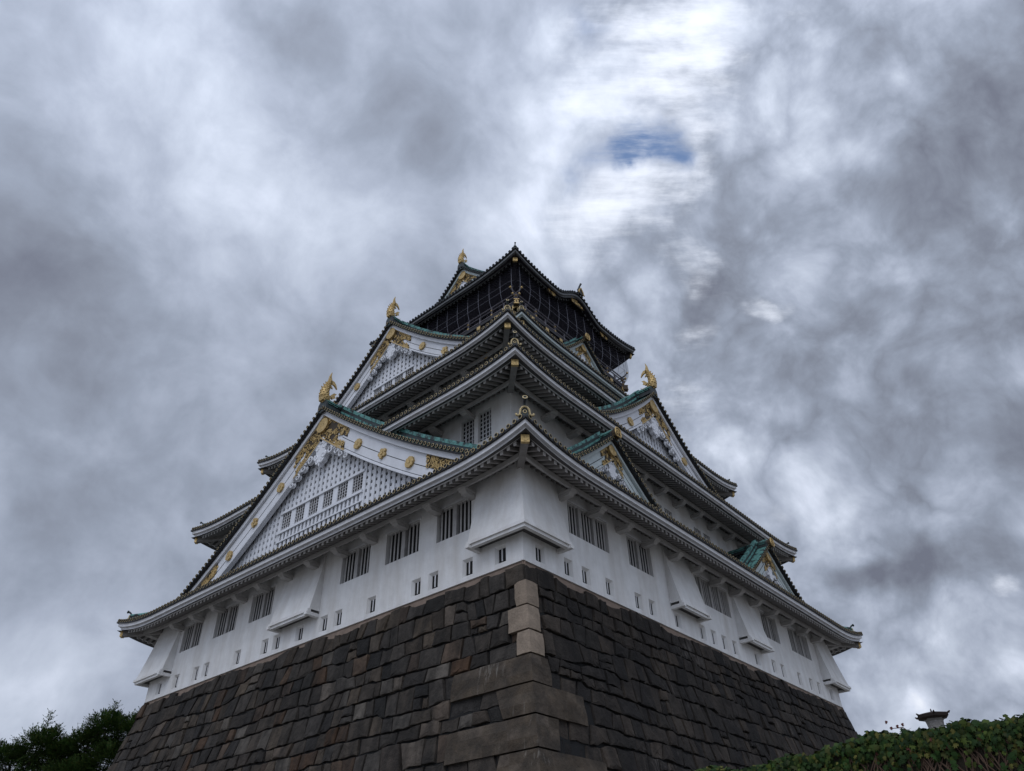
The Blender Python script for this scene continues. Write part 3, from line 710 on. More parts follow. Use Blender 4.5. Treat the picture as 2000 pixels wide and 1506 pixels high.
    strip(gf, -.14, -.07, lambda d: -fh - thk(d) - .06 * s, lambda d: -fh - thk(d) + .03 * s, 0, 0, gold_span * .95, 6)
    strip(gf, -.14, -.10, lambda d: -fh - .05 * s, lambda d: -fh + .0, 0, 0, gold_span, 6)
    if foot:
        for sg in (-1, 1):
            ff = MB(); plate_region(foot[0], foot[1], .0, .5, ff, (sg,)); plate_region(foot[0] + (foot[1] - foot[0]) * .35, foot[1] + .4, .5, 1.0, ff, (sg,))
            ff.build('gilded_foot_fitting', ['gold', 'golddark'], gb)
    gf.build('gilded_fitting', ['gold', 'golddark'], gb)
    cr = MB(); flower(cr, W, 0, zap - fh - thk(0) * .46, .52 * s, -.12, 0, 16, .10); cr.build('gilded_crest', ['gold'], gb)
    for i, d in enumerate(meds):
        for sg in (-1, 1):
            m = MB(); flower(m, W, sg * d, pr(d) - fh - thk(d) * .52, .33 * s, -.155, 0, 8 if i % 2 == 0 else 5, .10); m.build('gilded_medallion', ['gold'], gb)
    # carved white pendant
    pz = zap - fh - thk(0) - .06; ps = pend; cp = MB(); cf = [W(1, 0, 0) - W(0, 0, 0), Vector((0, 0, 1)), W(0, 0, 1) - W(0, 0, 0)]
    body = [(-.42, .0), (-.55, -.5), (-.40, -.85), (-.52, -1.2), (-.36, -1.55), (-.12, -1.62), (0, -1.85), (.12, -1.62), (.36, -1.55), (.52, -1.2), (.40, -.85), (.55, -.5), (.42, .0), (0, .4)]
    cp.prism([W(x * ps, pz + y * ps, -.44) for x, y in body], W(0, 0, .30) - W(0, 0, 0), 0)
    for sg in (-1, 1):
        for (x, y, r, ro, fl) in ((.36, -.55, .26, 0, 1), (.33, -1.15, .24, 1, -1), (.2, -1.5, .16, 3, 1), (.95, -.80, .30, .5, 1), (1.5, -1.05, .30, 2.5, -1), (2.0, -1.42, .26, .5, 1), (2.45, -1.72, .22, 2.0, -1), (1.2, -.55, .2, 3, 1), (1.75, -1.0, .2, 4, 1)):
            yy = y if x < .6 else y - .22 - max(0, (a * .95 - .70)) * x
            curl(cp, W, sg * x * ps, pz + yy * ps, r * ps, ro if sg > 0 else math.pi - ro, 0, .07 * ps, -.16, 1.25, fl * sg)
            cp.sphere(W(sg * x * ps, pz + yy * ps, -.30), r * 1.0 * ps, r * .85 * ps, .10, cf, 8, 5, 0)
    for p in range(6):
        an = math.pi / 3 * p; cp.sphere(W(.16 * ps * math.cos(an), pz + (-.12 + .16 * math.sin(an)) * ps, -.16), .13 * ps, .13 * ps, .08, cf, 6, 4, 0)
    cp.tube([W(0, pz - .12 * ps, -.2), W(0, pz - .12 * ps, .02)], .07 * ps, 8, 1)
    cp.build('carved_pendant', ['board', 'dark'], gb)
    # windows in the lattice
    if windows:
        z0, z1, wid, cs = windows
        fr = MB(); G = lambda u, o, zz: W(u, zz, o)
        fr.fbox(G, -rail[3], rail[3], o0 - .2, o0 + .06, z1, z1 + .16); fr.fbox(G, -rail[3], rail[3], o0 - .2, o0 + .10, z0 - .16, z0)
        edges = [-rail[3]] + [e for c in cs for e in (c - wid / 2, c + wid / 2)] + [rail[3]]
        for i in range(0, len(edges), 2): fr.fbox(G, edges[i], edges[i + 1], o0 - .2, o0 - .02, z0, z1)
        fr.fbox(G, -rail[3], rail[3], o0 - .1, o0 + .06, rail[0], rail[0] + .08)
        fr.build('window_frame', ['board'], gb)
        for c in cs: grid_window(lambda u, o, zz: W(u, zz, o + o0), c - wid / 2, c + wid / 2, z0, z1, gb, 4, 6, .10, 'lattice_window', .011)
        sr = MB(); n = int(rail[3] * 2 / .34)
        for i in range(n):
            c = -rail[3] + (i + .5) * rail[3] * 2 / n; sr.fbox(G, c - .085, c + .085, o0 - .12, o0 + .02, rail[0] + .08, z0 - .16)
        sr.build('window_balustrade', ['board'], gb)
    if ridge_end == 'fish': golden_fish(W, zap + .05 + .86 * h, s)
    elif ridge_end == 'plate':
        p = MB(); zz = zap + .02; q = s
        sh = [(-.34, 0), (.34, 0), (.40, .30), (.36, .62), (.24, .80), (0, .86), (-.24, .80), (-.36, .62), (-.40, .30)]
        p.prism([W(x * q, zz + y * q, .30) for x, y in sh], W(0, 0, .16) - W(0, 0, 0), 1)
        p.tube([W(x * q, zz + y * q, .47) for x, y in sh + [sh[0]]], .07 * q, 6, 0)
        for (x, y, r, ro) in ((0, .28, .17, 0), (-.14, .52, .12, 1), (.14, .52, .12, 2), (0, .66, .08, 3)): curl(p, W, x * q, zz + y * q, r * q, ro, 0, .045 * q, .47, 1.2)
        p.prism([W(x * q * .9, zz + y * q * .9, .12) for x, y in sh], W(0, 0, .18) - W(0, 0, 0), 1)
        p.build('gilded_ridge_plate', ['gold', 'golddark'], keep)
    return gb

def golden_fish(W, z0, s=1.0):
    """gilded dolphin-fish: head down on the ridge end, body arched up, forked tail curling inwards"""
    b = MB(); out = W(0, 0, 1) - W(0, 0, 0)
    P = lambda o, z, x=0.: W(x * s, z0 + z * s, o * s + .0)
    s *= .84
    path = [(-.22, .0), (.08, .08), (.24, .34), (.25, .70), (.16, 1.05), (.05, 1.38), (-.03, 1.65), (-.08, 1.90)]
    rad = [.20, .33, .36, .31, .24, .18, .13, .08]
    def sp(i): return Vector(P(*path[i]))
    pts = []; rr = []
    for i in range(len(path) - 1):
        for t in (0, .5):
            if t == 0: pts.append(sp(i)); rr.append(rad[i])
            else: pts.append((sp(i) + sp(i + 1)) / 2 + (0 * out)); rr.append((rad[i] + rad[i + 1]) / 2 + .01)
    pts.append(sp(-1)); rr.append(rad[-1])
    b.tube(pts, [r * s for r in rr], 12, 0)
    # scale rows: overlapping rings down the body
    for i in range(2, len(pts) - 1):
        t = (pts[i + 1] - pts[i - 1]).normalized(); e1 = t.orthogonal().normalized(); e2 = t.cross(e1)
        for j in range(9):
            an = 2 * math.pi * (j + (i % 2) * .5) / 9; c = pts[i] + (e1 * math.cos(an) + e2 * math.sin(an)) * rr[i] * s * .93
            b.sphere(c, .085 * s, .085 * s, .06 * s, [e1, e2, t], 6, 4, 0)
    def fin(poly, th=.06, x=0.):
        q = [P(o, z, x - th / 2) for o, z in poly]; b.prism(q, P(0, 0, th) - P(0, 0, 0), 0)
    fin([(-.06, 1.55), (.06, 1.95), (.0, 2.35), (-.14, 2.72), (-.12, 2.3), (-.22, 2.0), (-.26, 1.65)], .14)
    fin([(-.02, 1.66), (-.20, 1.98), (-.42, 1.98), (-.62, 1.78), (-.76, 1.44), (-.58, 1.60), (-.42, 1.70), (-.28, 1.64), (-.14, 1.44)], .14)
    fin([(-.10, 1.45), (-.28, 1.48), (-.38, 1.30), (-.26, 1.32), (-.11, 1.25)], .10)
    for (o, z, l) in ((.57, .52, .24), (.52, .88, .26), (.38, 1.20, .24), (.24, 1.48, .2)):
        fin([(o - .10, z - .12), (o + .02 + l * .25, z + l * .75), (o - .12, z + .14)], .07)
    fin([(-.05, .35), (-.35, .75), (-.62, .78), (-.45, .55), (-.55, .40), (-.30, .20)], .05, .30)
    fin([(-.05, .35), (-.35, .75), (-.62, .78), (-.45, .55), (-.55, .40), (-.30, .20)], .05, -.30)
    for sg in (-1, 1):
        b.sphere(P(-.30, .30, sg * .2), .09 * s, .09 * s, .09 * s, [Vector((1, 0, 0)), Vector((0, 1, 0)), Vector((0, 0, 1))], 8, 6, 0)
        b.tube([P(-.45, .12, sg * .1), P(-.70, .05, sg * .22), P(-.85, .18, sg * .26)], [.04 * s, .03 * s, .012 * s], 6, 0)
    fin([(.10, -.18), (.45, -.12), (.52, .25), (.40, .6), (.15, .5), (-.1, .1)], .5)
    b.build('golden_fish', ['gold'], keep)

YC, XC = LY / 2, LX / 2
gl = lambda P: (lambda u, o, z: Vector((P - o, u, z)))
gr = lambda P: (lambda u, o, z: Vector((u, P - o, z)))
gbk = lambda P: (lambda u, o, z: Vector((P + o, u, z)))
cs6 = (-3.20, -1.92, -.64, .64, 1.92, 3.20)
gable(gl(-.38), YC, 14.03, .82, .011, 13.4, 4.9, 5.2, 1.0, (1.62, 1.25), (3.55, 5.75, 7.95), (7.42, 8.55, .84, cs6), (6.72, 7.42, 8.70, 3.78), 2.45, (9.2, 11.5), 1.0, .40, label='largest gable, low on the left face, with six lattice windows')
gable(gl(4.05), YC, 23.91, .98, .025, 9.9, 16.9, 5.9, .92, (1.25, .85), (3.35, 5.5), (18.42, 19.30, .80, (-1.62, -.54, .54, 1.62)), (17.75, 18.42, 19.45, 2.1), 2.1, (7.5, 9.0), .85, .39, label='upper left gable with four lattice windows')
gable(gr(1.60), XC, 17.67, .96, .030, 9.4, 11.5, 6.0, .95, (1.25, .95), (3.3, 5.0), None, None, 1.9, None, .95, .37, label='large gable on the right face')
for xc, lb in ((7.32, 'small gable beside the near corner'), (25.68, 'small gable at the far right end')):
    gable(gr(-.26), xc, 8.92, .86, .020, 5.3, 5.0, 2.85, .62, (.95, .75), (), None, None, .95, None, .62, .30, trim='palegreen', ridge_end='plate', label=lb, ridge_h=.5)
gable(gr(6.65), XC, 25.37, 1.0, .03, 4.3, 21.6, 2.2, .62, (.85, .65), (), None, None, .95, None, .55, .30, trim='palegreen', ridge_end='plate', label='small gable below the balcony', ridge_h=.45)
for f in (gl(11.15), gbk(-0.0 + LX - 11.15)):
    gable(f, YC, 35.0, 1.094, .0418, 5.2, 30.3, 5.4, .85, (1.05, .85), (), None, None, 1.6, None, .7, .42, trim='palegreen', ring='tile', label='topmost gable', kuda=True)

# top of the undulating front of the uppermost eave
p = MB(); Wk = lambda x, z, o=0.: Vector((XC + x, 6.6 - o, z))
p.prism([Wk(x, 30.30 + y, .12) for x, y in ((-.3, 0), (.3, 0), (.34, .4), (.15, .72), (-.15, .72), (-.34, .4))], Vector((0, -.14, 0)), 1)
p.tube([Wk(0, 30.9, 0), Wk(0, 31.15, .1), Wk(0, 31.45, .35)], [.08, .07, .09], 7, 1)
p.tube([Wk(x, 30.32 + y, .28) for x, y in ((-.42, .06), (-.3, 0), (-.26, .3), (0, .66), (.26, .3), (.3, 0), (.42, .06))], .06, 6, 0)
p.build('gilded_ridge_plate', ['gold', 'tile'], keep)
for (x, wd, z) in ((16.5, 1.0, 29.55), (13.0, .55, 28.38), (20.0, .55, 28.38)):
    p = MB(); p.prism([Vector((x + u * wd, 6.87, z + v * .30)) for u, v in ((-1, -.4), (-.6, -1), (.6, -1), (1, -.4), (.7, 1), (0, .6), (-.7, 1))], Vector((0, -.08, 0)), 1)
    for i in range(12): curl(p, lambda a_, b_, o: Vector((x + a_, 6.78 - o, z + b_)), rnd.uniform(-.8, .8) * wd, rnd.uniform(-.2, .2), .13, rnd.uniform(0, 6), 0, .045, 0, 1.1)
    p.build('gilded_eave_fitting', ['gold', 'golddark'], keep)

# ------------------------------------------------------------------ black top storey, balcony, bird net
BX0, BX1, BY0, BY1 = 9.5, LX - 9.5, 7.55, LY - 7.55
storey(10.7, LX - 10.7, 8.75, LY - 8.75, 21.5, 25.2, 'black', 'black_wall')
tw = MB(); tf = [side(k, 10.9, LX - 10.9, 8.95, LY - 8.95) for k in 'LRBF']; te = {0: (8.95, LY - 8.95), 1: (10.9, LX - 10.9), 2: (8.95, LY - 8.95), 3: (10.9, LX - 10.9)}
for i, fn in enumerate(tf):
    a_, b_ = te[i]
    tw.fbox(fn, a_, b_, -.3, 0, 25.4, 26.5, 0); tw.fbox(fn, a_, b_, -.8, -.7, 26.5, 27.7, 1); tw.fbox(fn, a_, b_, -.3, 0, 27.7, 30.2, 0)
    tw.fbox(fn, a_, b_, -.05, .06, 27.7, 27.9, 2); tw.fbox(fn, a_, b_, -.05, .06, 26.35, 26.5, 2)
    n = 9
    for j in range(n + 1):
        u = a_ + (b_ - a_) * j / n; tw.fbox(fn, u - .11, u + .11, -.2, .08, 25.4, 30.0, 2)
        if 0 < j < n: tw.fbox(fn, u - .2, u + .2, .02, .10, 28.0, 28.35, 2)
tw.build('black_wall', ['black', 'void', 'blackwood'], keep)
bal = MB(); bal.hexa([(BX0, BY0, 25.12), (BX1, BY0, 25.12), (BX1, BY1, 25.12), (BX0, BY1, 25.12), (BX0, BY0, 25.40), (BX1, BY0, 25.40), (BX1, BY1, 25.40), (BX0, BY1, 25.40)])
bf = [side(k, BX0, BX1, BY0, BY1) for k in 'LRBF']; be = {0: (BY0, BY1), 1: (BX0, BX1), 2: (BY0, BY1), 3: (BX0, BX1)}
for i, fn in enumerate(bf):
    a_, b_ = be[i]
    bal.fbox(fn, a_ + .3, b_ - .3, -.35, -.12, 24.72, 25.12)
    n = 8
    for j in range(n + 1):
        u = a_ + .2 + (b_ - a_ - .4) * j / n; bal.fbox(fn, u - .14, u + .14, -1.3, -.02, 24.85, 25.12); bal.fbox(fn, u - .14, u + .14, -1.3, -.35, 24.45, 24.72)
bo = bal.build('balcony', ['blackwood'], keep)
gp = MB()
for i, fn in enumerate(bf):
    a_, b_ = be[i]; n = 8
    for j in range(n + 1):
        u = a_ + .2 + (b_ - a_ - .4) * j / n
        gp.fbox(fn, u - .17, u + .17, -.02, .03, 24.84, 25.13)
        gp.fbox(fn, u - .13, u + .13, -.36, -.32, 24.45, 24.71)
for cx, cy, sx, sy in ((BX0, BY0, -1, -1), (BX0, BY1, -1, 1), (BX1, BY0, 1, -1), (BX1, BY1, 1, 1)):
    e = Vector((cx, cy, 25.15)); inn = Vector((-sx, -sy, 0)).normalized(); sd = Vector((-inn.y, inn.x, 0)); q = []
    for d in (-.28, .5):
        for s_, t_ in ((-1, -1), (1, -1), (1, 1), (-1, 1)): q.append(e + inn * d + sd * .2 * s_ + Vector((0, 0, .22 * t_)))
    gp.hexa(q, 1); gp.cap(e - inn * .285, -inn, .15, .02, 12, 1, 0, .6)
    for s_ in (-1, 1): gp.beam(e - inn * .29 + sd * .19 * s_ - Vector((0, 0, .2)), e - inn * .29 + sd * .19 * s_ + Vector((0, 0, .2)), .05, .05)
    for s_ in (-1, 1): gp.beam(e - inn * .29 - sd * .2 + Vector((0, 0, .2 * s_)), e - inn * .29 + sd * .2 + Vector((0, 0, .2 * s_)), .05, .05)
gp.build('gilded_beam_ends', ['gold', 'golddark'], bo)
rl = MB(); rg_ = MB()
for i, fn in enumerate(bf):
    a_, b_ = be[i]
    for z, ext in ((26.28, .55), (25.98, .30), (25.55, .12)):
        pts = [fn(a_ - ext, -.06, z + (.22 if z > 26 else .05)), fn(a_ - ext * .5, -.06, z + (.04 if z > 26 else 0)), fn(a_, -.06, z), fn(b_, -.06, z), fn(b_ + ext * .5, -.06, z + (.04 if z > 26 else 0)), fn(b_ + ext, -.06, z + (.22 if z > 26 else .05))]
        rl.tube(pts, .062 if z > 26 else .05, 6, 0)
        if z > 25.9:
            for q in (0, -1):
                k = 1 if q == 0 else -2; dv = (pts[q] - pts[k]).normalized()
                rg_.tube([pts[q] - dv * .10, pts[q] + dv * .05], .085, 8, 0)
    n = 12
    for j in range(n + 1):
        u = a_ + (b_ - a_) * j / n
        rl.fbox(fn, u - .05, u + .05, -.11, -.01, 25.4, 26.0 if j % 2 else 26.3)
        if j % 2 == 0: rg_.fbox(fn, u - .07, u + .07, -.14, .02, 25.90, 26.03); rg_.fbox(fn, u - .07, u + .07, -.14, .02, 25.48, 25.6)
rl.build('balcony_railing', ['railmetal'], bo); rg_.build('railing_fittings', ['gold'], bo)
net = MB()
prof = [(.42, 29.0), (.44, 28.2), (.46, 27.5), (.46, 26.9), (.40, 26.4), (.26, 25.95), (.05, 25.6)]
for i, fn in enumerate(bf):
    a_, b_ = be[i]; n = int(round((b_ - a_) / 1.12))
    for j in range(n + 1):
        u = a_ + (b_ - a_) * j / n; net.tube([fn(u, o, z) for o, z in prof], .014, 5, 0)
    for (o, z) in ((.47, 26.62), (.46, 27.22)):
        net.tube([fn(a_ - .12, o - .14, z), fn(a_ + .25, o, z), fn(b_ - .25, o, z), fn(b_ + .12, o - .14, z)], .009, 4, 0)
nf = net.build('net_frame', ['steel'], keep)
mesh = MB()
for i, fn in enumerate(bf):
    a_, b_ = be[i]
    for q in range(len(prof) - 1):
        (o_a, z_a), (o_b, z_b) = prof[q], prof[q + 1]
        mesh.add([fn(a_ - o_a + .03, o_a - .03, z_a), fn(b_ + o_a - .03, o_a - .03, z_a), fn(b_ + o_b - .03, o_b - .03, z_b), fn(a_ - o_b + .03, o_b - .03, z_b)], [(0, 1, 2, 3)])
mesh.build('bird_net', ['net'], nf)
# ------------------------------------------------------------------ battered stone base
base = thing('stone_rampart', 'tall battered base of dark fitted stones with pale tan corner blocks under the white keep', 'stone wall', (LX / 2, LY / 2, -14))
bat = lambda h: .19 * h + .004 * h * h + .03
def sface(k):
    if k == 'L': return (0., LY), lambda s_, h, out: Vector((-bat(h) - out, s_ + bat(h) * (2 * s_ / LY - 1), -h))
    if k == 'R': return (0., LX), lambda s_, h, out: Vector((s_ + bat(h) * (2 * s_ / LX - 1), -bat(h) - out, -h))
    if k == 'B': return (0., LY), lambda s_, h, out: Vector((LX + bat(h) + out, s_ + bat(h) * (2 * s_ / LY - 1), -h))
    return (0., LX), lambda s_, h, out: Vector((s_ + bat(h) * (2 * s_ / LX - 1), LY + bat(h) + out, -h))
HB = 14.0
cb_h = [0.02, .96, 2.05, 3.08, 4.02, 5.07, 6.16, 7.25, 8.4, 9.6, 10.8, 12.0, 13.2, 14.0]
armL = [0, .48, .85, .50, 3.5, 1.35, 3.6, 1.5, 3.8, 1.6, 3.6, 1.6, 3.6]
armR = [0, .62, .58, .66, .9, 2.6, 1.0, 3.2, 1.1, 3.2, 1.1, 3.0, 1.1]
core = MB()
for k in 'LRBF':
    (s0, s1), fn = sface(k)
    for (h0, h1, mi) in ((-.01, .62, 1), (.62, 4, 0), (4, 9, 0), (9, HB, 0)):
        core.add([fn(s0, h0, -.10), fn(s1, h0, -.10), fn(s1, h1, -.10), fn(s0, h1, -.10)], [(0, 1, 2, 3)], mi)
core.build('mortar_core', ['joint', 'mortar'], base)
def courses(k, arms, mname, seed):
    r = random.Random(seed); (s0, s1), fn = sface(k); mb = MB()
    hs = [.16]
    while hs[-1] < HB: hs.append(hs[-1] + r.choice((.60, .68, .76, .84)))
    hs[-1] = HB
    ph = [[(r.uniform(-.5, .5), r.uniform(.15, .5), r.uniform(0, 6.28)) for _ in range(4)] for _ in hs]
    st_ = []
    for i_ in range(len(hs)):
        q = [(-1., 0.)]; x_ = s0
        while x_ < s1: q.append((x_, r.choice((-.09, -.05, 0, 0, .05, .09)))); x_ += r.uniform(.9, 3.2)
        st_.append(q)
    def H(i, s_):
        if i == len(hs) - 1: return HB
        if i == 0:
            v = hs[0] + .07 * math.sin(s_ * .9 + seed) + .05 * math.sin(s_ * 2.3 + 1); return max(.04, v)
        if st_[i]:
            for (p_, w_) in st_[i]:
                if s_ >= p_: off = w_
                else: break
        else: off = 0
        return hs[i] + off + sum(.07 * a * math.sin(s_ * b * 2.2 + c) for a, b, c in ph[i])
    def armat(h):
        for j in range(len(cb_h) - 1):
            if cb_h[j] <= h < cb_h[j + 1]: return arms[j]
        return 0
    def stone(tl, tr, bl, br, ft, fb, sink=0.):
        """four s-positions, and functions for the top and bottom lines"""
        P = []
        for t in (0, .33, .67, 1): s_ = tl + (tr - tl) * t; P.append((s_, ft(s_) + (r.uniform(-.03, .03) if 0 < t < 1 else 0)))
        for t in (0, .33, .67, 1): s_ = br + (bl - br) * t; P.append((s_, fb(s_) + (r.uniform(-.03, .03) if 0 < t < 1 else 0)))
        cs, ch = sum(p[0] for p in P) / 8, sum(p[1] for p in P) / 8
        w_ = abs(tr - tl); hh = abs(fb(cs) - ft(cs))
        if w_ < .12 or hh < .12: return
        b0 = r.uniform(-.015, .075) - sink; tilt = (r.uniform(-.09, .09), r.uniform(-.09, .09)) if not sink else (0, 0)
        rings = []
        for (ins, out) in ((.042, -.13), (.048, -.01 + b0 * .8), (.068, b0), (.17, b0 + r.uniform(.0, .03))):
            ring = []
            for (s_, h) in P:
                d = math.hypot(cs - s_, ch - h); q = min(ins * r.uniform(.7, 1.5), d * .7) / max(d, .01)
                x, y = s_ + (cs - s_) * q, h + (ch - h) * q
                ring.append(fn(x, max(y, .03), out + tilt[0] * (x - cs) + tilt[1] * (y - ch) + r.uniform(-.014, .014)))
            rings.append(ring)
        vs = [p for ring in rings for p in ring] + [fn(cs, ch, b0 + r.uniform(.0, .035))]
        fc = [(i * 8 + j, i * 8 + (j + 1) % 8, (i + 1) * 8 + (j + 1) % 8, (i + 1) * 8 + j) for i in range(3) for j in range(8)] + [(24 + j, 24 + (j + 1) % 8, 32) for j in range(8)]
        mb.add(vs, fc, 0)
    for i in range(len(hs) - 1):
        hm = (hs[i] + hs[i + 1]) / 2; hgt = hs[i + 1] - hs[i]
        cuts = [s0]; start = max(0, armat(hm) - .25)
        while cuts[-1] < s1 - 1.2: cuts.append(cuts[-1] + r.choice((.48, .56, .64, .7, .76, .84, .95, 1.1)) * (1.25 if cuts[-1] < 5 and i > 2 else 1.) * r.uniform(.88, 1.12))
        cuts.append(s1); cuts = cuts if cuts[-1] - cuts[-2] > .3 else cuts[:-2] + [s1]
        lean = [(r.uniform(-.13, .13), r.uniform(-.13, .13)) for _ in cuts]; lean[0] = (0, 0); lean[-1] = (0, 0)
        for j in range(len(cuts) - 1):
            tl, bl = cuts[j] + lean[j][0], cuts[j] + lean[j][1]; tr, br = cuts[j + 1] + lean[j + 1][0], cuts[j + 1] + lean[j + 1][1]
            ft = lambda s_, i=i: H(i, s_); fb = lambda s_, i=i: H(i + 1, s_)
            if i == 0:
                rag = r.uniform(-.08, .16); ft = lambda s_, rag=rag: max(.05, H(0, s_) + rag)
            x = r.random(); under = min(tl, bl) < max(armat(hm - hgt * .45), armat(hm), armat(hm + hgt * .45)) - .12
            if under: stone(tl, tr, bl, br, ft, fb, .075); continue
            if x < .07 and hgt > .7 and i > 0:
                m = r.uniform(.4, .62); fm = lambda s_: H(i, s_) * (1 - m) + H(i + 1, s_) * m
                stone(tl, tr, (tl + bl) / 2, (tr + br) / 2, ft, fm); 
                if r.random() < .5: stone((tl + bl) / 2, (tr + br) / 2, bl, br, fm, fb)
                else:
                    c = (bl + br) / 2 + r.uniform(-.1, .1); stone((tl + bl) / 2, c, bl, c, fm, fb); stone(c, (tr + br) / 2, c, br, fm, fb)
            else: stone(tl, tr, bl, br, ft, fb)
    mb.build('stone_courses', [mname], base)
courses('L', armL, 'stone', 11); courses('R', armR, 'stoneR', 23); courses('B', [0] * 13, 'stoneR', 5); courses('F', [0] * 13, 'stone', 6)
# dressed corner blocks at the near corner, long arms alternating
rc = random.Random(3); fnL, fnR = sface('L')[1], sface('R')[1]
for j in range(1, len(cb_h) - 1):
    h0, h1 = cb_h[j] + .03, cb_h[j + 1] - .03; aL, aR = armL[j], armR[j]; mb = MB()
    js = 0; O = .115
    def blk(fn, arm, sk):
        NB_ = max(2, int(arm / .5)); grid = []
        for t in range(NB_ + 1):
            col = []
            for q in range(4):
                h = h0 + (h1 - h0) * q / 3; sk_ = sk * (q / 3 - .5) if t == NB_ else 0
                dip = -.025 if q in (0, 3) else 0; dip2 = -.025 if t == NB_ else 0
                o = O + dip + dip2 + (rc.uniform(-.03, .03) if t else 0); o = O + dip if t == 0 else o
                b_ = bat(h)
                s_ = arm * t / NB_ + sk_
                # keep the arris of both faces together at the corner
                p = fn(s_, h, o)
                if t == 0: p = Vector((-b_ - o, -b_ - o, -h))
                col.append(p)
            grid.append(col)
        for t in range(NB_):
            for q in range(3): mb.add([grid[t][q], grid[t + 1][q], grid[t + 1][q + 1], grid[t][q + 1]], [(0, 1, 2, 3)])
        back = [fn(arm + sk * (q / 3 - .5), h0 + (h1 - h0) * q / 3, -.12) for q in range(4)]
        for q in range(3): mb.add([grid[NB_][q], back[q], back[q + 1], grid[NB_][q + 1]], [(0, 1, 2, 3)])
        for q in (0, 3):
            for t in range(NB_): 
                h = h0 if q == 0 else h1
                mb.add([grid[t][q], grid[t + 1][q], fn(arm * (t + 1) / NB_, h, -.12), fn(arm * t / NB_, h, -.12)], [(0, 1, 2, 3)])
    blk(fnL, aL, rc.uniform(-.3, .3) if aL > 1.2 else rc.uniform(-.1, .1)); blk(fnR, aR, rc.uniform(-.3, .3) if aR > 1.2 else rc.uniform(-.1, .1))
    o = mb.build('corner_block', ['tanstone' if j in (1, 2, 3) else 'cornerstone'], base)
    if j in (1, 2, 3): o['label'] = 'pale tan replacement block'

# ------------------------------------------------------------------ ivy-covered wall, lower right
iv = thing('ivy_wall', 'low wall thickly covered with green ivy, in front of the stone base at lower right', 'ivy wall', (-10.3, -19, -14))
IX = -10.3; IY0, IY1 = -27.0, -10.2
itop = lambda y: -10.26 + .085 * max(0, min(1, (-12.6 - y) / 1.6)) + .03 * math.sin(y * 2.1) + .025 * math.sin(y * 5.3 + 1) + .02 * math.sin(y * 11)
m = MB(); n = 40
for i in range(n):
    a_, b_ = IY0 + (IY1 - IY0) * i / n, IY0 + (IY1 - IY0) * (i + 1) / n
    m.hexa([(IX, a_, -14), (IX + .42, a_, -14), (IX + .42, b_, -14), (IX, b_, -14), (IX, a_, itop(a_)), (IX + .42, a_, itop(a_)), (IX + .42, b_, itop(b_)), (IX, b_, itop(b_))])
m.build('wall_core', ['mosswall'], iv)
ri = random.Random(21); lf_ = MB(); rd = MB()
LEAF = [(0, -.45), (.28, -.5), (.50, -.12), (.26, .02), (.42, .34), (.14, .28), (0, .62), (-.14, .28), (-.42, .34), (-.26, .02), (-.50, -.12), (-.28, -.5)]
def ivy_leaf(mb, c, nrm, sz):
    nrm = nrm.normalized(); dn = Vector((ri.uniform(-.5, .5), ri.uniform(-.6, .6), -1)); t = (dn - nrm * dn.dot(nrm)).normalized(); s_ = nrm.cross(t)
    fold = ri.uniform(.05, .25)
    vs = [c] + [c + (s_ * x + t * y) * sz - nrm * (abs(x) * fold + max(0, y) * .25) * sz for x, y in LEAF]
    mb.add(vs, [(0, i + 1, (i + 1) % 12 + 1) for i in range(12)], 0)
for i in range(22000):
    y = ri.uniform(-19.0, -10.3) if i % 5 else ri.uniform(-26.5, -19); top = itop(y)
    u = ri.random()
    if u < .30: z = top + ri.uniform(-.02, .06); x = IX + ri.uniform(-.08, .46); nv = Vector((ri.uniform(-.9, .3), ri.uniform(-.5, .5), ri.uniform(.3, 1)))
    else:
        z = top - abs(ri.gauss(0, .30)) if ri.random() < .8 else top - ri.uniform(0, 1.4)
        thin = max(0, min(1, (-12.0 - y) / 2.0)) * max(0, min(1, (top - z - .08) / .25))
        if math.sin(y * 4.1 + 2 * math.sin(z * 6)) + math.sin(z * 9 + y * 2.3) > .9 and ri.random() < .6: continue
        if ri.random() < thin * .88: continue
        if z < top - 1.5: continue
        x = IX - ri.uniform(.01, .13); nv = Vector((-1, ri.uniform(-.6, .6), ri.uniform(-.3, .7)))
    ivy_leaf(rd if (y < -13.6 and ri.random() < .008) else lf_, Vector((x, y, z)), nv, ri.uniform(.04, .095))
tag(lf_.build('ivy_leaves', ['ivy'], iv, False), kind='stuff')
tag(rd.build('reddish_leaves', ['redleaf'], iv, False), kind='stuff')
vn = MB()
for i in range(330):
    y = ri.uniform(-19, -10.5); z = itop(y) - ri.uniform(0, .3); x = IX - .02; pts = [Vector((x, y, z))]
    for q in range(5):
        y += ri.uniform(-.14, .14); z -= ri.uniform(.08, .28); pts.append(Vector((IX - ri.uniform(.015, .06), y, z)))
    vn.tube(pts, [.011, .010, .010, .009, .008, .006], 5, 0)
vn.build('vine_stems', ['vine'], iv)
sp = MB()
p0 = Vector((-10.25, -14.62, -10.12))
sp.tube([p0, p0 + Vector((0, .06, .06)), p0 + Vector((0, .19, .07))], [.008, .007, .004], 5, 0)
sp.build('vine_shoot', ['vine'], iv)
sl = MB()
for q, (dy, dz) in enumerate(((.20, .07), (.12, .08), (.05, .09), (.24, .15))): ivy_leaf(sl, p0 + Vector((-.01, dy, dz)), Vector((-1, .2, .2)), .045)
sl.build('shoot_leaves', ['redleaf'], iv, False)

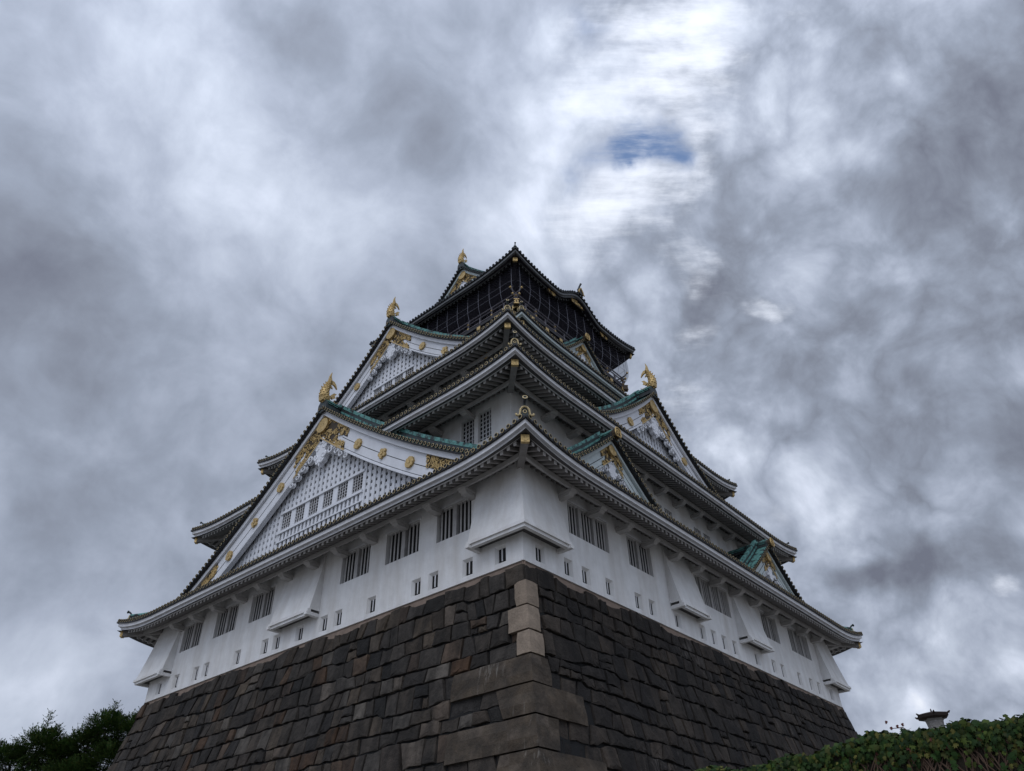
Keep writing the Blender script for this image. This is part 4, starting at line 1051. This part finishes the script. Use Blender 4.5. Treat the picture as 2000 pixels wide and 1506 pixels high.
# lantern standing behind the ivy wall
ln = thing('stone_lantern', 'small pale stone lantern post with a dark flat roof rising behind the ivy wall', 'lantern', (-8.0, -14.45, -10.75))
b = MB(); c0 = Vector((-8.0, -14.45, 0)); n = 4; ang = math.radians(20)
def sq(r, z, nn=4): return [c0 + Vector((r * math.cos(ang + 2 * math.pi * j / nn), r * math.sin(ang + 2 * math.pi * j / nn), z)) for j in range(nn)]
def loft(mb, rows, mi=0):
    for i in range(len(rows) - 1):
        k = len(rows[i])
        for j in range(k): mb.add([rows[i][j], rows[i][(j + 1) % k], rows[i + 1][(j + 1) % k], rows[i + 1][j]], [(0, 1, 2, 3)], mi)
    mb.add(rows[0], [tuple(range(len(rows[0])))], mi); mb.add(rows[-1], [tuple(range(len(rows[-1])))], mi)
loft(b, [sq(.30, -10.75, 8), sq(.30, -10.60, 8), sq(.20, -10.56, 8), sq(.105, -10.5, 8), sq(.10, -9.9, 8), sq(.105, -9.75, 8), sq(.125, -9.62, 8), sq(.15, -9.585, 8)])
b.build('lantern_post', ['lampstone'], ln)
b = MB(); loft(b, [sq(.13, -9.60, 6), sq(.225, -9.572, 6), sq(.245, -9.535, 6), sq(.23, -9.525, 6), sq(.12, -9.50, 6), sq(.03, -9.485, 6)])
b.tube([c0 + Vector((0, 0, -9.49)), c0 + Vector((.0, 0, -9.44))], [.014, .007], 6, 0)
for j in range(6):
    p = sq(.24, -9.535, 6)[j]; b.tube([p, p + (p - c0 - Vector((0, 0, -9.535))).normalized() * .03 + Vector((0, 0, .02))], [.018, .008], 5, 0)
b.build('lantern_roof', ['lampcap'], ln)

# ------------------------------------------------------------------ trees beyond the far left corner
def tree(loc, blobs, spikes, label, seed, nfr):
    r = random.Random(seed); t = thing('broadleaf_tree', label, 'tree', loc, 'trees beyond the stone base')
    base_ = Vector(loc); tr = MB(); cc = sum((Vector(b_[0]) for b_ in blobs), Vector()) / len(blobs)
    fork = Vector((base_.x, base_.y, cc.z - 3.6))
    tr.tube([base_, base_ * .5 + fork * .5 + Vector((.15, .1, 0)), fork], [.42, .33, .26], 9, 0)
    crown = MB()
    for c, rad in blobs:
        c = Vector(c); k = fork.lerp(c, .5) + Vector((r.uniform(-.4, .4), r.uniform(-.4, .4), .3))
        tr.tube([fork, k, c], [.17, .10, .035], 6, 0)
        for q in range(9):
            e = c + Vector((r.gauss(0, 1), r.gauss(0, 1), r.gauss(.2, .8))).normalized() * rad * .9; tr.tube([k.lerp(c, r.uniform(.3, 1)), (c + e) / 2 + Vector((0, 0, .1)), e], [.045, .028, .01], 4, 0)
    def frond(p, d, ln_, droop):
        d = d.normalized(); s_ = d.cross(Vector((0, 0, 1)))
        if s_.length < .1: s_ = Vector((1, 0, 0))
        s_.normalize(); up = s_.cross(d); n_ = 7
        for i in range(n_):
            tt = (i + .6) / n_; q = p + d * ln_ * tt - Vector((0, 0, 1)) * droop * ln_ * tt * tt
            for sg in (-1, 1):
                lw = ln_ * .36 * math.sin(math.pi * (.18 + .75 * tt)); dv = (s_ * sg * .9 + d * .45 + up * r.uniform(-.25, .15)).normalized(); wd = lw * .36
                pv = dv.cross(up).normalized() * wd / 2
                crown.add([q, q + dv * lw * .5 + pv, q + dv * lw, q + dv * lw * .5 - pv], [(0, 1, 2, 3)])
        tip = p + d * ln_ - Vector((0, 0, 1)) * droop * ln_
        crown.add([tip, tip + d * .1 + s_ * .04, tip + d * .2, tip + d * .1 - s_ * .04], [(0, 1, 2, 3)])
    tot = sum(rad ** 2 for _, rad in blobs)
    for c, rad in blobs:
        c = Vector(c)
        for _ in range(int(nfr * rad ** 2 / tot)):
            v = Vector((r.gauss(0, 1), r.gauss(0, 1), r.gauss(0, 1))).normalized(); rr = rad * r.uniform(.35, 1.05)
            frond(c + Vector((v.x, v.y, v.z * .8)) * rr, Vector((v.x, v.y, v.z * .7 + r.uniform(-.1, .6))) + Vector((r.uniform(-.5, .5), r.uniform(-.5, .5), 0)), r.uniform(.34, .62), r.uniform(.05, .45))
    for p, h in spikes:
        p = Vector(p); tr.tube([p - Vector((0, 0, 1.6)), p + Vector((0, 0, h))], [.05, .012], 5, 0)
        for q in range(26):
            z = h * q / 26; an = q * 2.4; frond(p + Vector((0, 0, z - .2)), Vector((math.cos(an), math.sin(an), .35 + .5 * q / 26)), .50 * (1.15 - .5 * q / 26), .2)
    tr.build('trunk', ['bark'], t); crown.build('crown', ['leaf'], t, False)
# view-plane axes of the far trees: V runs to the right as seen from the castle forecourt
def tp(x, z, d=0.): return (-1.42 + .653 * x + .55 * d, 40.1 - .757 * x + .8 * d, z)
tree((-2.2, 40.6, -14), [(tp(.2, -1.2), 1.35), (tp(-1.5, -1.9, .6), 1.2), (tp(-3.2, -1.6), 1.2), (tp(1.3, -1.7, .5), 1.1), (tp(-.6, -3.6, .5), 1.3), (tp(-4.2, -2.8, 1.), 1.3), (tp(-2.9, -4.2), 1.2), (tp(2.0, -1.5, .4), 1.1), (tp(2.2, -3.0), 1.2)], [(tp(.2, .0), 1.25), (tp(.95, -.3), .7)], 'dark leafy tree at the far left with one tall leafy spike', 41, 8000)
tree((1.2, 38.5, -14), [(tp(4.2, -.2), 1.25), (tp(3.0, -1.0, .5), 1.2), (tp(5.9, -.5), 1.3), (tp(7.2, -.9, .6), 1.2), (tp(5.0, -2.2), 1.5), (tp(3.3, -3.0), 1.3), (tp(7.4, -2.6, .5), 1.4), (tp(5.8, -4.1), 1.4), (tp(2.3, -4.4, .5), 1.2), (tp(8.4, -1.4), 1.1)], [(tp(4.35, .7), 1.05), (tp(3.25, .2), .9), (tp(6.2, .6), .6), (tp(7.6, .1), .7)], 'dark leafy tree close beside the stone base, left of its corner', 42, 9500)
